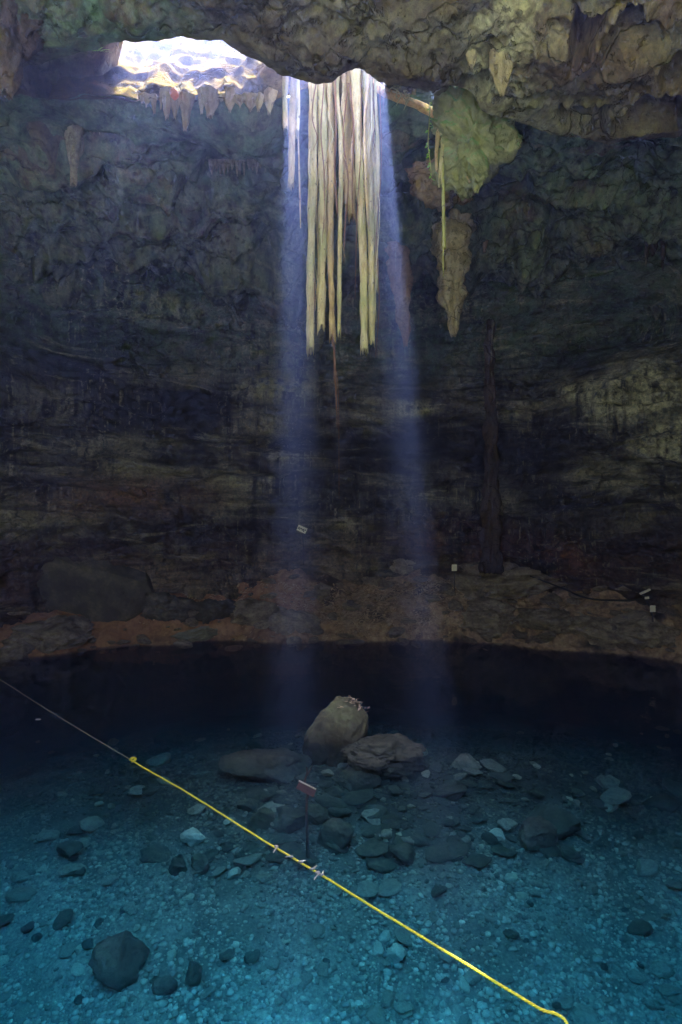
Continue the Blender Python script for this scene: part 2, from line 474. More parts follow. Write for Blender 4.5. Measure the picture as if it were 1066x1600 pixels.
def make_far_ceiling():
    xs = np.concatenate([np.linspace(-19, -11, 40, endpoint=False), np.linspace(-11, 11, 520, endpoint=False), np.linspace(11, 19, 41)])
    v = np.linspace(0, 1, 300)
    Xg, Vg = np.meshgrid(xs, v)
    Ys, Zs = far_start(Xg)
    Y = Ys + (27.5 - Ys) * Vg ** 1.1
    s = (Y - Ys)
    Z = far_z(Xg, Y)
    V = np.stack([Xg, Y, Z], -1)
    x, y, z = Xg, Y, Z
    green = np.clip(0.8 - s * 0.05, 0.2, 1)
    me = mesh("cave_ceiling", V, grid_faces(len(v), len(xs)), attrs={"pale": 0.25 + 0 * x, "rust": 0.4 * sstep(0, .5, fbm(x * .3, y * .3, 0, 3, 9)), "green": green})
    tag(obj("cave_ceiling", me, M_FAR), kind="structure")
    # rim: from the far roof's edge up to the open air
    xs = np.linspace(-6.5, 1.75, 340); v = np.linspace(0, 1, 170)
    Xg, Vg = np.meshgrid(xs, v)
    ctr = sstep(-2.2, -0.8, Xg)
    Ys = 12.6 + 0.7 * ctr + 0.3 * fbm(Xg * 0.8, 3, 0, 3, 7)
    Zs = 14.2 + 0.65 * ctr - 0.12
    run = 3.8 - 2.6 * ctr
    Y = Ys + run * Vg - 0.05; Z = Zs + 4.5 * Vg
    V = np.stack([Xg, Y, Z], -1)
    x, y, z = Xg, Y, Z
    f1, f2, cv = worley(x * 1.3, y * 1.3, z * 1.3, 5)
    d = 0.24 * fbm(x * 0.8, y * 0.8, z * 0.8, 3, 301) + 0.12 * (f2 - f1) - 0.6 * sstep(0.86, 0.92, cv) * sstep(.1, .4, f2 - f1)
    d = d + 0.05 * ridged(x * 2.2, y * .6, z * .8, 2, 311)
    nrm = normals(V)
    nrm *= np.sign(-nrm[..., 1:2])
    V = V + nrm * (d * sstep(0, .12, Vg))[..., None]
    me = mesh("opening_rim", V, grid_faces(len(v), len(xs)), attrs={"pale": 0.03 * sstep(0, .5, fbm(x * .7, y + 4, z, 3, 28)) + 0.16 * sstep(-2.6, -1.4, x), "rust": 0.06 * sstep(.1, .5, fbm(x * 1.2, y, z, 3, 8)), "green": 0.08 * sstep(0, .5, fbm(x * .8, y, z, 3, 18))})
    tag(obj("opening_rim", me, M_RIM), kind="structure")
make_far_ceiling()

# ------------------------------------------------------------------ ground: bank, landing and pool floor
def ground_z(X, Y):
    dx, dy = X - CX, Y - CY
    R = np.sqrt(dx * dx + dy * dy)
    ph = np.degrees(np.arctan2(dx, dy))
    rw = np.interp(ph, [-180, -120, -60, -45, -30, -10, 10, 30, 45, 60, 120, 180], [6, 9, 15.8, 16.2, 15.0, 14.2, 14.2, 14.8, 15.6, 15.6, 10, 6])
    rw = rw + 0.75 * fbm(X * 0.35, Y * 0.35, 0, 5, 401)
    s = R - rw                                            # >0 on land
    bank = 0.9 * np.clip(s, 0, 9) ** 0.9 
    bank = bank * (0.75 + 0.5 * noise(X * .2, Y * .2, 3, 5))
    dy_ = np.interp(Y, [3, 6, 7.5, 9, 10.5, 12, 13.2, 15, 18, 21, 24], [2.0, 1.75, 1.45, 1.05, 0.75, 0.55, 0.66, 1.0, 1.6, 2.2, 2.6])
    dy_ = dy_ + 0.030 * np.clip(np.abs(X - 0.8) - 1.0, 0, 20) ** 2 * np.interp(X, [-4, 4], [0.45, 0.3])
    dy_ = dy_ + 0.25 * noise(X * 0.3, Y * 0.3, 0, 45)
    shore = 1.6 * (1 - np.exp(-np.clip(-s, 0, 99) * 0.8)) + 0.5 * np.clip(-s, 0, 20)
    depth = np.clip(np.minimum(dy_, shore), 0.03, 4.5)
    z = np.where(s > 0, bank, -depth)
    rough = 0.30 * fbm(X * 0.6, Y * 0.6, 0, 5, 411) + 0.10 * ridged(X * 1.2, Y * 1.2, 0, 4, 421)
    z = z + rough * np.where(s > 0, sstep(0, .5, s), 0.45 * sstep(0, 1, -s)) 
    land = np.clip(3.3 - 1.6 * np.clip(Y - 1.0, 0, 9), -9, 9)
    return np.where((Y < 3.9), np.maximum(z, land), z), s

M_GROUND = None
def ground_material():
    t = NT("earth_and_gravel")
    p = t.pos()
    z = t.n("ShaderNodeSeparateXYZ"); t.l(t.n("ShaderNodeNewGeometry").outputs["Position"], z.inputs[0])
    n1 = t.noise(p, 0.8, 7, 0.6); n2 = t.noise(p, 5.0, 8, 0.7); n3 = t.noise(p, 26.0, 4, 0.7)
    soil = t.ramp(n2, [(0.3, (0.13, 0.09, 0.065)), (0.5, (0.42, 0.29, 0.19)), (0.7, (0.62, 0.52, 0.40))])
    soil = t.mix(t.rng(n1, 0.5, 0.65), soil, (0.07, 0.06, 0.055))
    soil = t.mix(t.math('MULTIPLY', t.attr("rust"), 0.8), soil, t.mix(n2, (0.22, 0.10, 0.05), (0.55, 0.30, 0.15)))
    vo = t.n("ShaderNodeTexVoronoi"); t.l(p, vo.inputs["Vector"]); vo.inputs["Scale"].default_value = 16.0
    grav = t.ramp(n3, [(0.3, (0.25, 0.25, 0.24)), (0.6, (0.48, 0.48, 0.45)), (0.8, (0.62, 0.62, 0.58))])
    grav = t.mix(t.rng(n1, 0.42, 0.6, 0, .7), grav, (0.13, 0.14, 0.12))
    grav = t.mix(t.math('MULTIPLY', vo.outputs["Distance"], 0.7), grav, (0.08, 0.08, 0.07))
    grav = t.mix(t.math('MULTIPLY', t.attr("silt_shade"), 0.95), grav, t.mix(n2, (0.025, 0.027, 0.022), (0.085, 0.08, 0.062)))  # floor colour darkened here where the light falls off
    col = t.mix(t.rng(z.outputs[2], -0.05, 0.05), grav, soil)
    col = t.mix(t.math('MULTIPLY', t.rng(z.outputs[1], 4.2, 3.4), t.rng(z.outputs[2], -0.1, 0.2)), col, t.mix(n2, (0.13, 0.15, 0.06), (0.30, 0.34, 0.15)))  # unseen landing tinted green to colour the light it bounces
    h = t.math('ADD', n2, t.math('MULTIPLY', n3, 0.4))
    return t.done(col, 0.9, t.bump(h, 0.8, 0.08), 0.2)
M_GROUND = ground_material()

def silt_shade(X, Y):
    """fading light put into the floor colour as dark mud, growing away from the landing"""
    return sstep(8.3, 11.2, Y + 0.9 * fbm(X * .5, Y * .5, 0, 4, 77) - 0.05 * np.abs(X - 1) ** 1.5)

def make_ground():
    xs = np.concatenate([np.linspace(-20, -13, 30, endpoint=False), np.linspace(-13, 13, 560, endpoint=False), np.linspace(13, 20, 31)])
    ys = np.concatenate([np.linspace(-12, 3, 60, endpoint=False), np.linspace(3, 27.5, 560)])
    X, Y = np.meshgrid(xs, ys)
    Z, s = ground_z(X, Y)
    V = np.stack([X, Y, Z], -1)
    rust = np.clip(1.2 * blob(V, P(270, 905, 23.5), 4.0, 3) + 1.2 * blob(V, P(90, 960, 21.5), 4.5, 3) + 0.7 * blob(V, P(400, 930, 23), 4, 3), 0, 1)
    me = mesh("ground", V, grid_faces(len(ys), len(xs), flip=True), attrs={"rust": rust, "silt_shade": silt_shade(X, Y)})
    tag(obj("ground", me, M_GROUND), kind="structure")
make_ground()

# ------------------------------------------------------------------ water
def water_material():
    t = NT("clear_water")
    p = t.pos()
    n = t.math('ADD', t.noise(p, 1.3, 3, 0.5), t.math('MULTIPLY', t.noise(p, 6.0, 2, 0.5), 0.15))
    nrm = t.bump(n, 0.25, 0.03)
    fr = t.n("ShaderNodeFresnel"); fr.inputs[0].default_value = 1.333; t.l(nrm, fr.inputs[1])
    tr = t.n("ShaderNodeBsdfTransparent")
    gl = t.n("ShaderNodeBsdfGlossy"); gl.inputs["Roughness"].default_value = 0.02; t.l(nrm, gl.inputs["Normal"])
    ms = t.n("ShaderNodeMixShader"); t.l(fr.outputs[0], ms.inputs[0]); t.l(tr.outputs[0], ms.inputs[1]); t.l(gl.outputs[0], ms.inputs[2])
    t.l(ms.outputs[0], t.out.inputs[0])
    ab = t.n("ShaderNodeVolumeAbsorption"); ab.inputs[0].default_value = (0.05, 0.865, 0.96, 1); ab.inputs[1].default_value = 0.72
    scn = t.n("ShaderNodeVolumeScatter"); scn.inputs[0].default_value = (0.02, 0.55, 0.85, 1); scn.inputs[1].default_value = 0.05
    ad = t.n("ShaderNodeAddShader"); t.l(ab.outputs[0], ad.inputs[0]); t.l(scn.outputs[0], ad.inputs[1])
    t.l(ad.outputs[0], t.out.inputs[1])
    return t.m
def box_mesh(name, a, b):
    x0, y0, z0 = a; x1, y1, z1 = b
    V = [(x0, y0, z0), (x1, y0, z0), (x1, y1, z0), (x0, y1, z0), (x0, y0, z1), (x1, y0, z1), (x1, y1, z1), (x0, y1, z1)]
    return mesh(name, V, [(3, 2, 1, 0), (4, 5, 6, 7), (0, 1, 5, 4), (1, 2, 6, 5), (2, 3, 7, 6), (3, 0, 4, 7)], smooth=False)
w = obj("water", box_mesh("water", (-19, -10, -7), (19, 26.5, 0)), water_material())
tag(w, kind="structure")

#@@OBJECTS
# ------------------------------------------------------------------ builders
def spline(pts, n):
    pts = np.asarray([tuple(p) for p in pts], float)
    if len(pts) == 2:
        t = np.linspace(0, 1, n)[:, None]; return pts[0] + (pts[1] - pts[0]) * t
    q = np.vstack([2 * pts[0] - pts[1], pts, 2 * pts[-1] - pts[-2]])
    u = np.linspace(0, len(pts) - 1 - 1e-6, n); i = u.astype(int); f = (u - i)[:, None]
    p0, p1, p2, p3 = q[i], q[i + 1], q[i + 2], q[i + 3]
    return 0.5 * (2 * p1 + (p2 - p0) * f + (2 * p0 - 5 * p1 + 4 * p2 - p3) * f ** 2 + (3 * p1 - p0 - 3 * p2 + p3) * f ** 3)

def tube(pts, radii, n=60, sides=14, rough=0.0, freq=6.0, seed=0, jag=0.0, flute=0.0, flat=1.0):
    C = spline(pts, n)
    r = np.interp(np.linspace(0, 1, n), np.linspace(0, 1, len(radii)), radii)
    T = np.gradient(C, axis=0); T /= np.linalg.norm(T, axis=1, keepdims=True)
    ref = np.array([0, 1, 0]) if abs(T[n // 2, 1]) < 0.8 else np.array([1, 0, 0])
    A = np.cross(T, ref); A /= np.linalg.norm(A, axis=1, keepdims=True); B = np.cross(T, A)
    a = np.linspace(0, 2 * np.pi, sides, endpoint=False)
    D = A[:, None] * np.cos(a)[None, :, None] + B[:, None] * (np.sin(a) * flat)[None, :, None]
    R = np.broadcast_to(r[:, None], (n, sides)).copy()
    if rough or flute:
        Q = C[:, None] + D * R[..., None]
        R += rough * fbm(Q[..., 0] * freq, Q[..., 1] * freq, Q[..., 2] * freq * 0.35, 4, seed) * R * 2
        if flute:
            R += flute * R * np.sin(a * 5 + seed)[None, :] * (0.5 + fbm(np.sin(a)[None, :] * 3, Q[..., 2] * 0.3, seed, 2, seed))
    V = C[:, None] + D * R[..., None]
    if jag:
        rs = np.random.RandomState(seed)
        V[-1] += T[-1] * (rs.rand(sides, 1) - 0.3) * jag
        V[-2] += T[-1] * (rs.rand(sides, 1) - 0.5) * jag * 0.3
    Vf = np.vstack([V.reshape(-1, 3), C[0], C[-1] - (T[-1] * jag * 0.4 if jag else 0)])
    Fc = [tuple(x) for x in grid_faces(n, sides, wrap=True, flip=True)]
    k0, k1 = n * sides, n * sides + 1
    for j in range(sides):
        Fc.append((k0, j, (j + 1) % sides)); Fc.append((k1, (n - 1) * sides + (j + 1) % sides, (n - 1) * sides + j))
    return Vf, Fc

def join(parts):
    V, Fc, k = [], [], 0
    for v, f in parts:
        v = np.asarray([tuple(q) for q in v], float).reshape(-1, 3)
        V.append(v); Fc += [tuple(i + k for i in q) for q in f]; k += len(v)
    return np.vstack(V), Fc

def part(name, VF, mat, parent=None, smooth=True, attrs=None):
    V, Fc = VF
    V = np.asarray(V, float)
    if parent is not None: V = V - np.array(parent.location)
    return obj(name, mesh(name, V, Fc, smooth, attrs), mat, parent)

def thing1(name, VF, mat, label, cat, group=None, base=None, smooth=True, attrs=None):
    """a thing made of one mesh, its origin at its base"""
    V, Fc = VF; V = np.asarray(V, float)
    if base is None: base = (V[:, 0].mean(), V[:, 1].mean(), V[:, 2].min())
    o = obj(name, mesh(name, V - np.array(tuple(base)), Fc, smooth, attrs), mat)
    o.location = tuple(base)
    return tag(o, label, cat, group)

_ico = {}
def ico(sub):
    if sub not in _ico:
        import bmesh
        bm = bmesh.new(); bmesh.ops.create_icosphere(bm, subdivisions=sub, radius=1)
        _ico[sub] = (np.array([v.co[:] for v in bm.verts]), np.array([[v.index for v in f.verts] for f in bm.faces])); bm.free()
    return _ico[sub]

def rock(seed, dims, sub=5, cuts=8, rough=0.12, freq=1.4, cutd=(0.55, 0.9), strat=0.0, rot=0.0, tilt=(0, 0)):
    V, Fc = ico(sub); V = V.copy()
    rs = np.random.RandomState(seed)
    for _ in range(cuts):
        n = rs.normal(size=3); n /= np.linalg.norm(n)
        d = rs.uniform(*cutd); s = V @ n
        V -= n[None] * (np.clip(s - d, 0, None) * 0.92)[:, None]
    N = V / np.linalg.norm(V, axis=1, keepdims=True)
    V += N * (rough * fbm(V[:, 0] * freq + seed, V[:, 1] * freq, V[:, 2] * freq, 6, seed))[:, None]
    V += N * (rough * 0.25 * ridged(V[:, 0] * 4 + seed, V[:, 1] * 4, V[:, 2] * 4, 3, seed))[:, None]
    if strat:
        V[:, :2] *= (1 + strat * noise(V[:, 2] * 9 + seed, V[:, 0] * .5, V[:, 1] * .5, seed))[:, None]
    V *= np.array(dims) / 2.0
    M = np.array(Matrix.Rotation(rot, 3, 'Z') @ Matrix.Rotation(tilt[0], 3, 'X') @ Matrix.Rotation(tilt[1], 3, 'Y'))
    return V @ M.T, Fc

def gz(x, y):
    return float(ground_z(np.array([float(x)]), np.array([float(y)]))[0][0])

def hit(px, py):
    """where the sight line through a photograph pixel meets the ground"""
    d = np.array([(px - 533) / F, 1.0, -(py - 800) / F])
    t = np.linspace(4.0, 26, 420)
    X, Y, Z = d[0] * t, t, CAMZ + d[2] * t
    g = ground_z(X, Y)[0]
    i = int(np.argmax(Z < g))
    return Vector((X[i], Y[i], g[i]))

# ------------------------------------------------------------------ materials of the things
def stone_material(name, cols, bumpd=0.03, sc=3.0, rough=0.8, moss=None, wet=False):
    t = NT(name)
    oi = t.n("ShaderNodeObjectInfo")
    loc = t.n("ShaderNodeCombineXYZ")
    for k in range(3): t.val(loc.inputs[k], t.math('MULTIPLY', oi.outputs["Random"], (37.0, 91.0, 53.0)[k]))
    p = t.pos((1, 1, 1), True, loc.outputs[0])
    n1 = t.noise(p, sc, 7, 0.65); n2 = t.noise(p, sc * 5, 6, 0.7)
    col = t.ramp(n1, [(0.3, cols[0]), (0.5, cols[1]), (0.72, cols[2])])
    col = t.mix(t.rng(n2, 0.35, 0.7, 0, 0.6), col, cols[0])
    col = t.mix(t.rng(oi.outputs["Random"], 0, 1, 0.0, 0.55), col, cols[0])
    if moss:
        g = t.n("ShaderNodeSeparateXYZ"); t.l(t.n("ShaderNodeNewGeometry").outputs["Normal"], g.inputs[0])
        col = t.mix(t.math('MULTIPLY', t.rng(g.outputs[2], -0.2, 0.7), t.rng(n1, 0.36, 0.55)), col, moss)
    if wet:
        wz = t.n("ShaderNodeSeparateXYZ"); t.l(t.n("ShaderNodeNewGeometry").outputs["Position"], wz.inputs[0])
        lvl = t.math('ADD', wz.outputs[2], t.math('MULTIPLY', n1, -0.25))
        col = t.mix(t.rng(lvl, 0.10, -0.06, 0, 0.7), col, (0.03, 0.035, 0.022))
    h = t.math('ADD', n1, t.math('MULTIPLY', n2, 0.5))
    return t.done(col, rough, t.bump(h, 0.9, bumpd), 0.25)
M_STONE = stone_material("pool_stone", [(0.15, 0.155, 0.135), (0.32, 0.32, 0.29), (0.48, 0.48, 0.44)])
M_STONE_PALE = stone_material("pale_stone", [(0.34, 0.34, 0.30), (0.52, 0.52, 0.47), (0.72, 0.71, 0.66)])
M_STONE_DARK = stone_material("dark_stone", [(0.04, 0.047, 0.038), (0.09, 0.098, 0.08), (0.18, 0.185, 0.155)])
M_BOULDER = stone_material("dark_boulder", [(0.05, 0.045, 0.038), (0.125, 0.113, 0.098), (0.32, 0.29, 0.25)], 0.14, 1.5)
M_MOSSROCK = stone_material("algae_rock", [(0.09, 0.08, 0.055), (0.24, 0.21, 0.15), (0.40, 0.36, 0.27)], 0.08, 1.9, 0.75, (0.19, 0.21, 0.12), True)
M_GREENROCK = stone_material("mossy_bulge", [(0.13, 0.14, 0.08), (0.40, 0.42, 0.24), (0.66, 0.66, 0.45)], 0.14, 1.6, 0.85, (0.20, 0.46, 0.24))
M_SHORE = stone_material("shore_rock", [(0.10, 0.085, 0.07), (0.38, 0.32, 0.27), (0.66, 0.60, 0.52)], 0.14, 2.2)

def bark_material(name, a, b, c, green=(0.33, 0.36, 0.18)):
    t = NT(name)
    oi = t.n("ShaderNodeObjectInfo")
    p = t.pos((1, 1, 0.22))
    n1 = t.noise(p, 9, 6, 0.65); n2 = t.noise(p, 34, 6, 0.7); n3 = t.noise(t.pos(), 1.3, 4, 0.5)
    col = t.ramp(n1, [(0.32, a), (0.5, b), (0.7, c)])
    col = t.mix(t.math('MULTIPLY', t.rng(n3, 0.42, 0.62), 0.7), col, green)
    col = t.mix(t.rng(n2, 0.55, 0.72, 0, 0.7), col, tuple(q * 0.35 for q in a))
    sp = t.noise(t.pos((1, 1, 0.6)), 16, 3, 0.5)
    col = t.mix(t.rng(sp, 0.64, 0.72, 0, 0.8), col, (0.10, 0.08, 0.055))
    return t.done(col, 0.85, t.bump(t.math('ADD', n1, n2), 1.0, 0.05), 0.2)
M_ROOT = bark_material("pale_root_bark", (0.38, 0.30, 0.19), (0.60, 0.52, 0.36), (0.76, 0.69, 0.52))
M_ROOTBROWN = bark_material("brown_root_bark", (0.32, 0.21, 0.12), (0.58, 0.44, 0.28), (0.70, 0.58, 0.41), (0.35, 0.30, 0.16))
M_LIMB = bark_material("lit_limb_bark", (0.50, 0.26, 0.12), (0.78, 0.50, 0.28), (0.9, 0.72, 0.5), (0.7, 0.45, 0.22))  # orange light on the brown limb put into its bark colour
M_FIBRE = bark_material("root_fibre", (0.13, 0.07, 0.04), (0.22, 0.12, 0.08), (0.3, 0.18, 0.12), (0.2, 0.12, 0.07))
M_STEM = bark_material("green_stem", (0.30, 0.33, 0.10), (0.48, 0.48, 0.18), (0.58, 0.58, 0.28))

def plain(name, col, rough=0.6, spec=0.3, var=0.25, sc=12.0, trans=0.0):
    t = NT(name)
    n = t.noise(t.pos(), sc, 5, 0.6)
    c = t.mix(t.rng(n, 0.3, 0.7), tuple(x * (1 - var) for x in col), tuple(min(1, x * (1 + var)) for x in col))
    return t.done(c, rough, t.bump(n, 0.3, 0.01), spec)
M_LEAF = plain("leaf_green", (0.22, 0.50, 0.08), 0.5)
M_DEADLEAF = plain("dead_leaf", (0.58, 0.47, 0.38), 0.7, var=0.5, sc=3.0)
M_ROPE = plain("yellow_rope_fibre", (0.82, 0.70, 0.05), 0.5, var=0.15, sc=30)
M_LINE = plain("thin_grey_line", (0.30, 0.30, 0.20), 0.6)
M_TAPE = plain("frayed_white_tape", (0.50, 0.46, 0.40), 0.6)
M_WHITE = plain("white_board", (0.75, 0.74, 0.70), 0.5, var=0.08)
M_BLACK = plain("black_paint", (0.02, 0.02, 0.02), 0.5)
M_WOODRED = plain("reddish_board", (0.09, 0.045, 0.042), 0.7, var=0.35, sc=8)
M_TWIG = plain("dark_twig", (0.06, 0.045, 0.035), 0.8)
M_CABLE = plain("black_cable", (0.015, 0.015, 0.015), 0.5)
M_POD = plain("reddish_pod", (0.50, 0.16, 0.08), 0.6)
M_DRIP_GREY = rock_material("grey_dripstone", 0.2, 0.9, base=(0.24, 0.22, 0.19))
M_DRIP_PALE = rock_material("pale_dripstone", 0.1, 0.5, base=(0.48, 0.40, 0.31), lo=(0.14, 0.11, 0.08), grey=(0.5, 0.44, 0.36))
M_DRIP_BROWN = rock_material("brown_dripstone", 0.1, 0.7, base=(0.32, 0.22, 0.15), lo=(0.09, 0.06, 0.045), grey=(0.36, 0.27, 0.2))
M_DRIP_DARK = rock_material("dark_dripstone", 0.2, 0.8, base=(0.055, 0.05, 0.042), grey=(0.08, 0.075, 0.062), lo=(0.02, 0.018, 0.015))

# ------------------------------------------------------------------ the tree over the opening: trunk and hanging roots
tree = empty("fig_tree", P(535, 120, 12.4), "pale tree roots hanging in a long curtain through the sunlit roof opening", "tree roots")
YR = 12.35
def root(name, pts, wpx, Yd, mat, seed, tipw=None, jag=0.12, rough=0.10, up=True, flat=1.0, n=90, flute=0.0):
    k = Yd / F
    p3 = [P(x, y, Yd) for x, y in pts]
    rs = random.Random(seed)
    if up: p3 = [p3[0] + Vector((rs.uniform(-.15, .15), 0.35, 1.9))] + [p3[0] + Vector((0.0, 0.05, 0.5))] + p3
    for q in p3[2:]: q.y += rs.uniform(-0.05, 0.05)
    w = wpx * k / 2
    rad = [w * (1.35 if up else 1.0), w * 1.1, w, w * 0.95, (tipw or wpx * 0.9) * k / 2]
    return part(name, tube(p3, rad, n, 16, rough, 5.0, seed, jag, flute, flat), mat, tree)
RT = [([(489, 140), (488, 300), (486, 440), (485, 542)], 13.5, 0.00, M_ROOT),
      ([(503, 140), (505, 260), (503, 400), (502, 513)], 13.5, 0.10, M_ROOT),
      ([(516, 140), (518, 260), (517, 400), (520, 526)], 11.0, 0.18, M_ROOTBROWN),
      ([(526, 140), (533, 230), (531, 380), (530, 518)], 7.5, -0.05, M_ROOT),
      ([(545, 135), (544, 200), (548, 280), (550, 336)], 13.0, 0.25, M_ROOTBROWN),
      ([(538, 140), (541, 200), (541, 290), (543, 325)], 8.0, 0.15, M_ROOTBROWN),
      ([(557, 140), (562, 260), (568, 400), (569, 544)], 13.5, -0.10, M_ROOT),
      ([(572, 135), (576, 240), (580, 380), (581, 530)], 11.5, 0.02, M_ROOT),
      ([(580, 128), (583, 220), (587, 300), (589, 448)], 6.5, 0.10, M_ROOT),
      ([(587, 150), (590, 220), (592, 270), (592, 302)], 5.0, -0.02, M_ROOT),
      ([(575, 126), (570, 200), (572, 280), (575, 345)], 5.0, -0.2, M_ROOTBROWN),
      ([(459, 135), (457, 200), (456, 250), (455, 290)], 10.5, 0.00, M_ROOTBROWN),
      ([(466, 135), (466, 180), (465, 206)], 7.0, -0.10, M_ROOT),
      ([(446, 120), (445, 160), (446, 196)], 8.5, 0.10, M_ROOT),
      ([(511, 140), (510, 240), (512, 300), (511, 380)], 5.5, 0.3, M_ROOTBROWN),
      ([(524, 130), (525, 210), (523, 260), (527, 330)], 3.0, -0.15, M_FIBRE),
      ([(551, 130), (553, 200), (550, 240), (556, 290)], 4.0, -0.15, M_ROOTBROWN)]
for i, (pts, wpx, dy, m) in enumerate(RT):
    root("hanging_root", pts, wpx, YR + dy, m, 40 + i, jag=0.30, rough=0.17 if m is M_ROOT else 0.26, flat=1.0)
root("root_fibre", [(466, 200), (468, 280), (470, 357)], 2.6, YR, M_ROOTBROWN, 71, tipw=1.5, up=False, jag=0)
for i, (x0, x1, yb, wv) in enumerate(((519, 526, 668, 1.6), (522, 524, 640, 1.4), (517, 529, 780, 1.0), (520, 522, 600, 1.2))):
    root("root_fibre", [(x0, 515), ((x0 + x1) / 2 + 1, 570), (x1, 620 if yb > 640 else 590), (x1 + 1, yb)], wv, YR + 0.18, M_FIBRE, 75 + i, tipw=0.6, up=False, jag=0, n=50)
rr_ = random.Random(9)
for i in range(26):
    x0 = rr_.uniform(484, 592); yb = rr_.uniform(220, 560); w1 = rr_.uniform(1.2, 2.6)
    wob = [(x0 + rr_.uniform(-5, 5), 130 + (yb - 130) * f) for f in (0, .3, .55, .8, 1)]
    root("root_fibre", wob, w1, YR + rr_.uniform(-.22, .1), rr_.choice((M_ROOT, M_ROOTBROWN, M_FIBRE)), 300 + i, tipw=.6, up=False, jag=0, n=60)
# out-of-view trunk above the curtain, shaped to shade the gap between the shafts
part("shade_trunk", tube([(-0.08, 12.55, 14.95), (-0.16, 12.65, 16.4), (-0.3, 12.9, 18.5), (-0.55, 13.2, 22.5)], [0.58, 0.55, 0.52, 0.48], 60, 36, 0.12, 1.4, 3, 0, 0.12, 0.7), M_ROOT, tree)
# limb that reaches to the right-hand rim
for i, (pts, wpx, dy) in enumerate((([(596, 138), (630, 152), (662, 165), (690, 176)], 8.5, .1), ([(600, 145), (640, 160), (668, 174), (688, 186)], 10, -.05))):
    k = (YR + dy) / F
    part("limb", tube([P(575, 118, YR + .3)] + [P(x, y, YR + dy + 0.2 * j) for j, (x, y) in enumerate(pts)], [wpx * k * .6, wpx * k / 2, wpx * k / 2, wpx * k * .4], 50, 14, 0.16, 5, 90 + i), M_LIMB, tree)
tuft = []
rs = random.Random(4)
for i in range(34):
    a = P(rs.uniform(590, 640), 0, YR); a.z = P(0, 136 + (a.x / YR * F + 533 - 590) * 0.36 + rs.uniform(-5, 5), YR).z; a.y += rs.uniform(-.15, .05)
    b = a + Vector((rs.uniform(-.12, .22), rs.uniform(-.15, .05), rs.uniform(-.22, .03)))
    tuft.append(tube([a, (a + b) / 2 + Vector((0, 0, .02)), b], [.022, .014, .004], 6, 5))
part("root_tuft", join(tuft), M_ROOT, tree)
# unseen leaves added over the opening to soften the edges of the shafts
cr = []
rs2 = random.Random(21)
for i in range(300):
    sd = -1 if i % 5 < 3 else 1
    c = np.array([(rs2.gauss(-1.7, .3) if sd < 0 else rs2.gauss(1.28, .25)), rs2.uniform(12.6, 15.4), rs2.uniform(16.0, 19.0)])
    a, L = rs2.uniform(0, 6.28), rs2.uniform(.10, .2)
    d = np.array([math.cos(a), math.sin(a), rs2.uniform(-.5, .2)]) * L; q = np.array([-math.sin(a), math.cos(a), rs2.uniform(-.2, .2)]) * L * .45
    cr.append(([c - d, c + q, c + d, c - q], [(0, 1, 2, 3)]))
part("unseen_leaves", join(cr), M_LEAF, tree, smooth=False)["kind"] = "stuff"

# ------------------------------------------------------------------ right-hand rim: mossy bulge, stump, hanging stems, vine
def rocky(name, seed, c, dims, mat, label, cat, group=None, parent=None, **kw):
    V, Fc = rock(seed, dims, **kw)
    if parent is not None:
        return part(name, (V + np.array(tuple(c)), Fc), mat, parent)
    o = obj(name, mesh(name, V, Fc), mat); o.location = tuple(c)
    return tag(o, label, cat, group)
rocky("rock_bulge", 12, P(742, 222, 12.75), (1.9, 1.4, 1.6), M_GREENROCK, "mossy green rock bulge hanging at the rim beside the limb", "rock", sub=6, cuts=9, rough=0.62, freq=1.3, cutd=(.5, .85), tilt=(0.2, 0.5))
rocky("rock_bulge", 15, P(690, 285, 14.4), (1.5, 1.4, 1.0), M_DRIP_BROWN, "low brown rock nub hanging under the stubby dead roots", "rock", sub=5, cuts=5, rough=0.4, freq=1.6)
st = empty("stump", P(697, 200, 12.9), "jagged grey stump with short dead roots above the long green stem", "stump")
part("wood", tube([P(699, 158, 13.0), P(697, 172, 12.95), P(695, 190, 12.9), P(690, 215, 12.85)], [.13, .19, .17, .09], 40, 18, 0.22, 5, 5, 0.1), M_ROOT, st)
for i, (pts, w, m) in enumerate((([(690, 190), (684, 215), (682, 245), (683, 268)], 6.5, M_ROOTBROWN), ([(692, 200), (691, 225), (688, 260), (686, 292)], 4.5, M_ROOT),
                                 ([(694, 205), (692, 240), (691, 265), (690, 288)], 4.0, M_ROOT), ([(698, 200), (712, 235), (722, 262), (735, 285)], 6.0, M_ROOTBROWN),
                                 ([(700, 205), (720, 240), (732, 270)], 4.0, M_ROOTBROWN))):
    k = 12.8 / F
    part("dead_root", tube([P(x, y, 12.8 - .02 * i) for x, y in pts], [w * k / 2, w * k / 2, w * k * .35], 40, 12, .2, 6, 60 + i, .05), m, st)
k = 12.75 / F
stem = part("green_stem", tube([P(692, 255, 12.75), P(693, 320, 12.75), P(694, 388, 12.75)], [2.2 * k, 2.4 * k, 3.0 * k], 40, 10, .08, 6, 66), M_STEM, st)
part("stem_thread", tube([P(693, 380, 12.75), P(692.5, 410, 12.75), P(693, 432, 12.75)], [1.1 * k, .9 * k, .5 * k], 12, 6), M_STEM, st)
vine = empty("leafy_vine", P(672, 166, 12.6), "thin vine with small bright leaves hanging beside the stump", "vine")
vp = [P(672, 160, 12.6), P(671, 190, 12.6), P(669, 225, 12.6), P(672, 250, 12.6), P(675, 280, 12.6)]
part("stem", tube(vp, [.012, .01, .008], 40, 6), M_STEM, vine)
vs_ = spline(vp, 24)
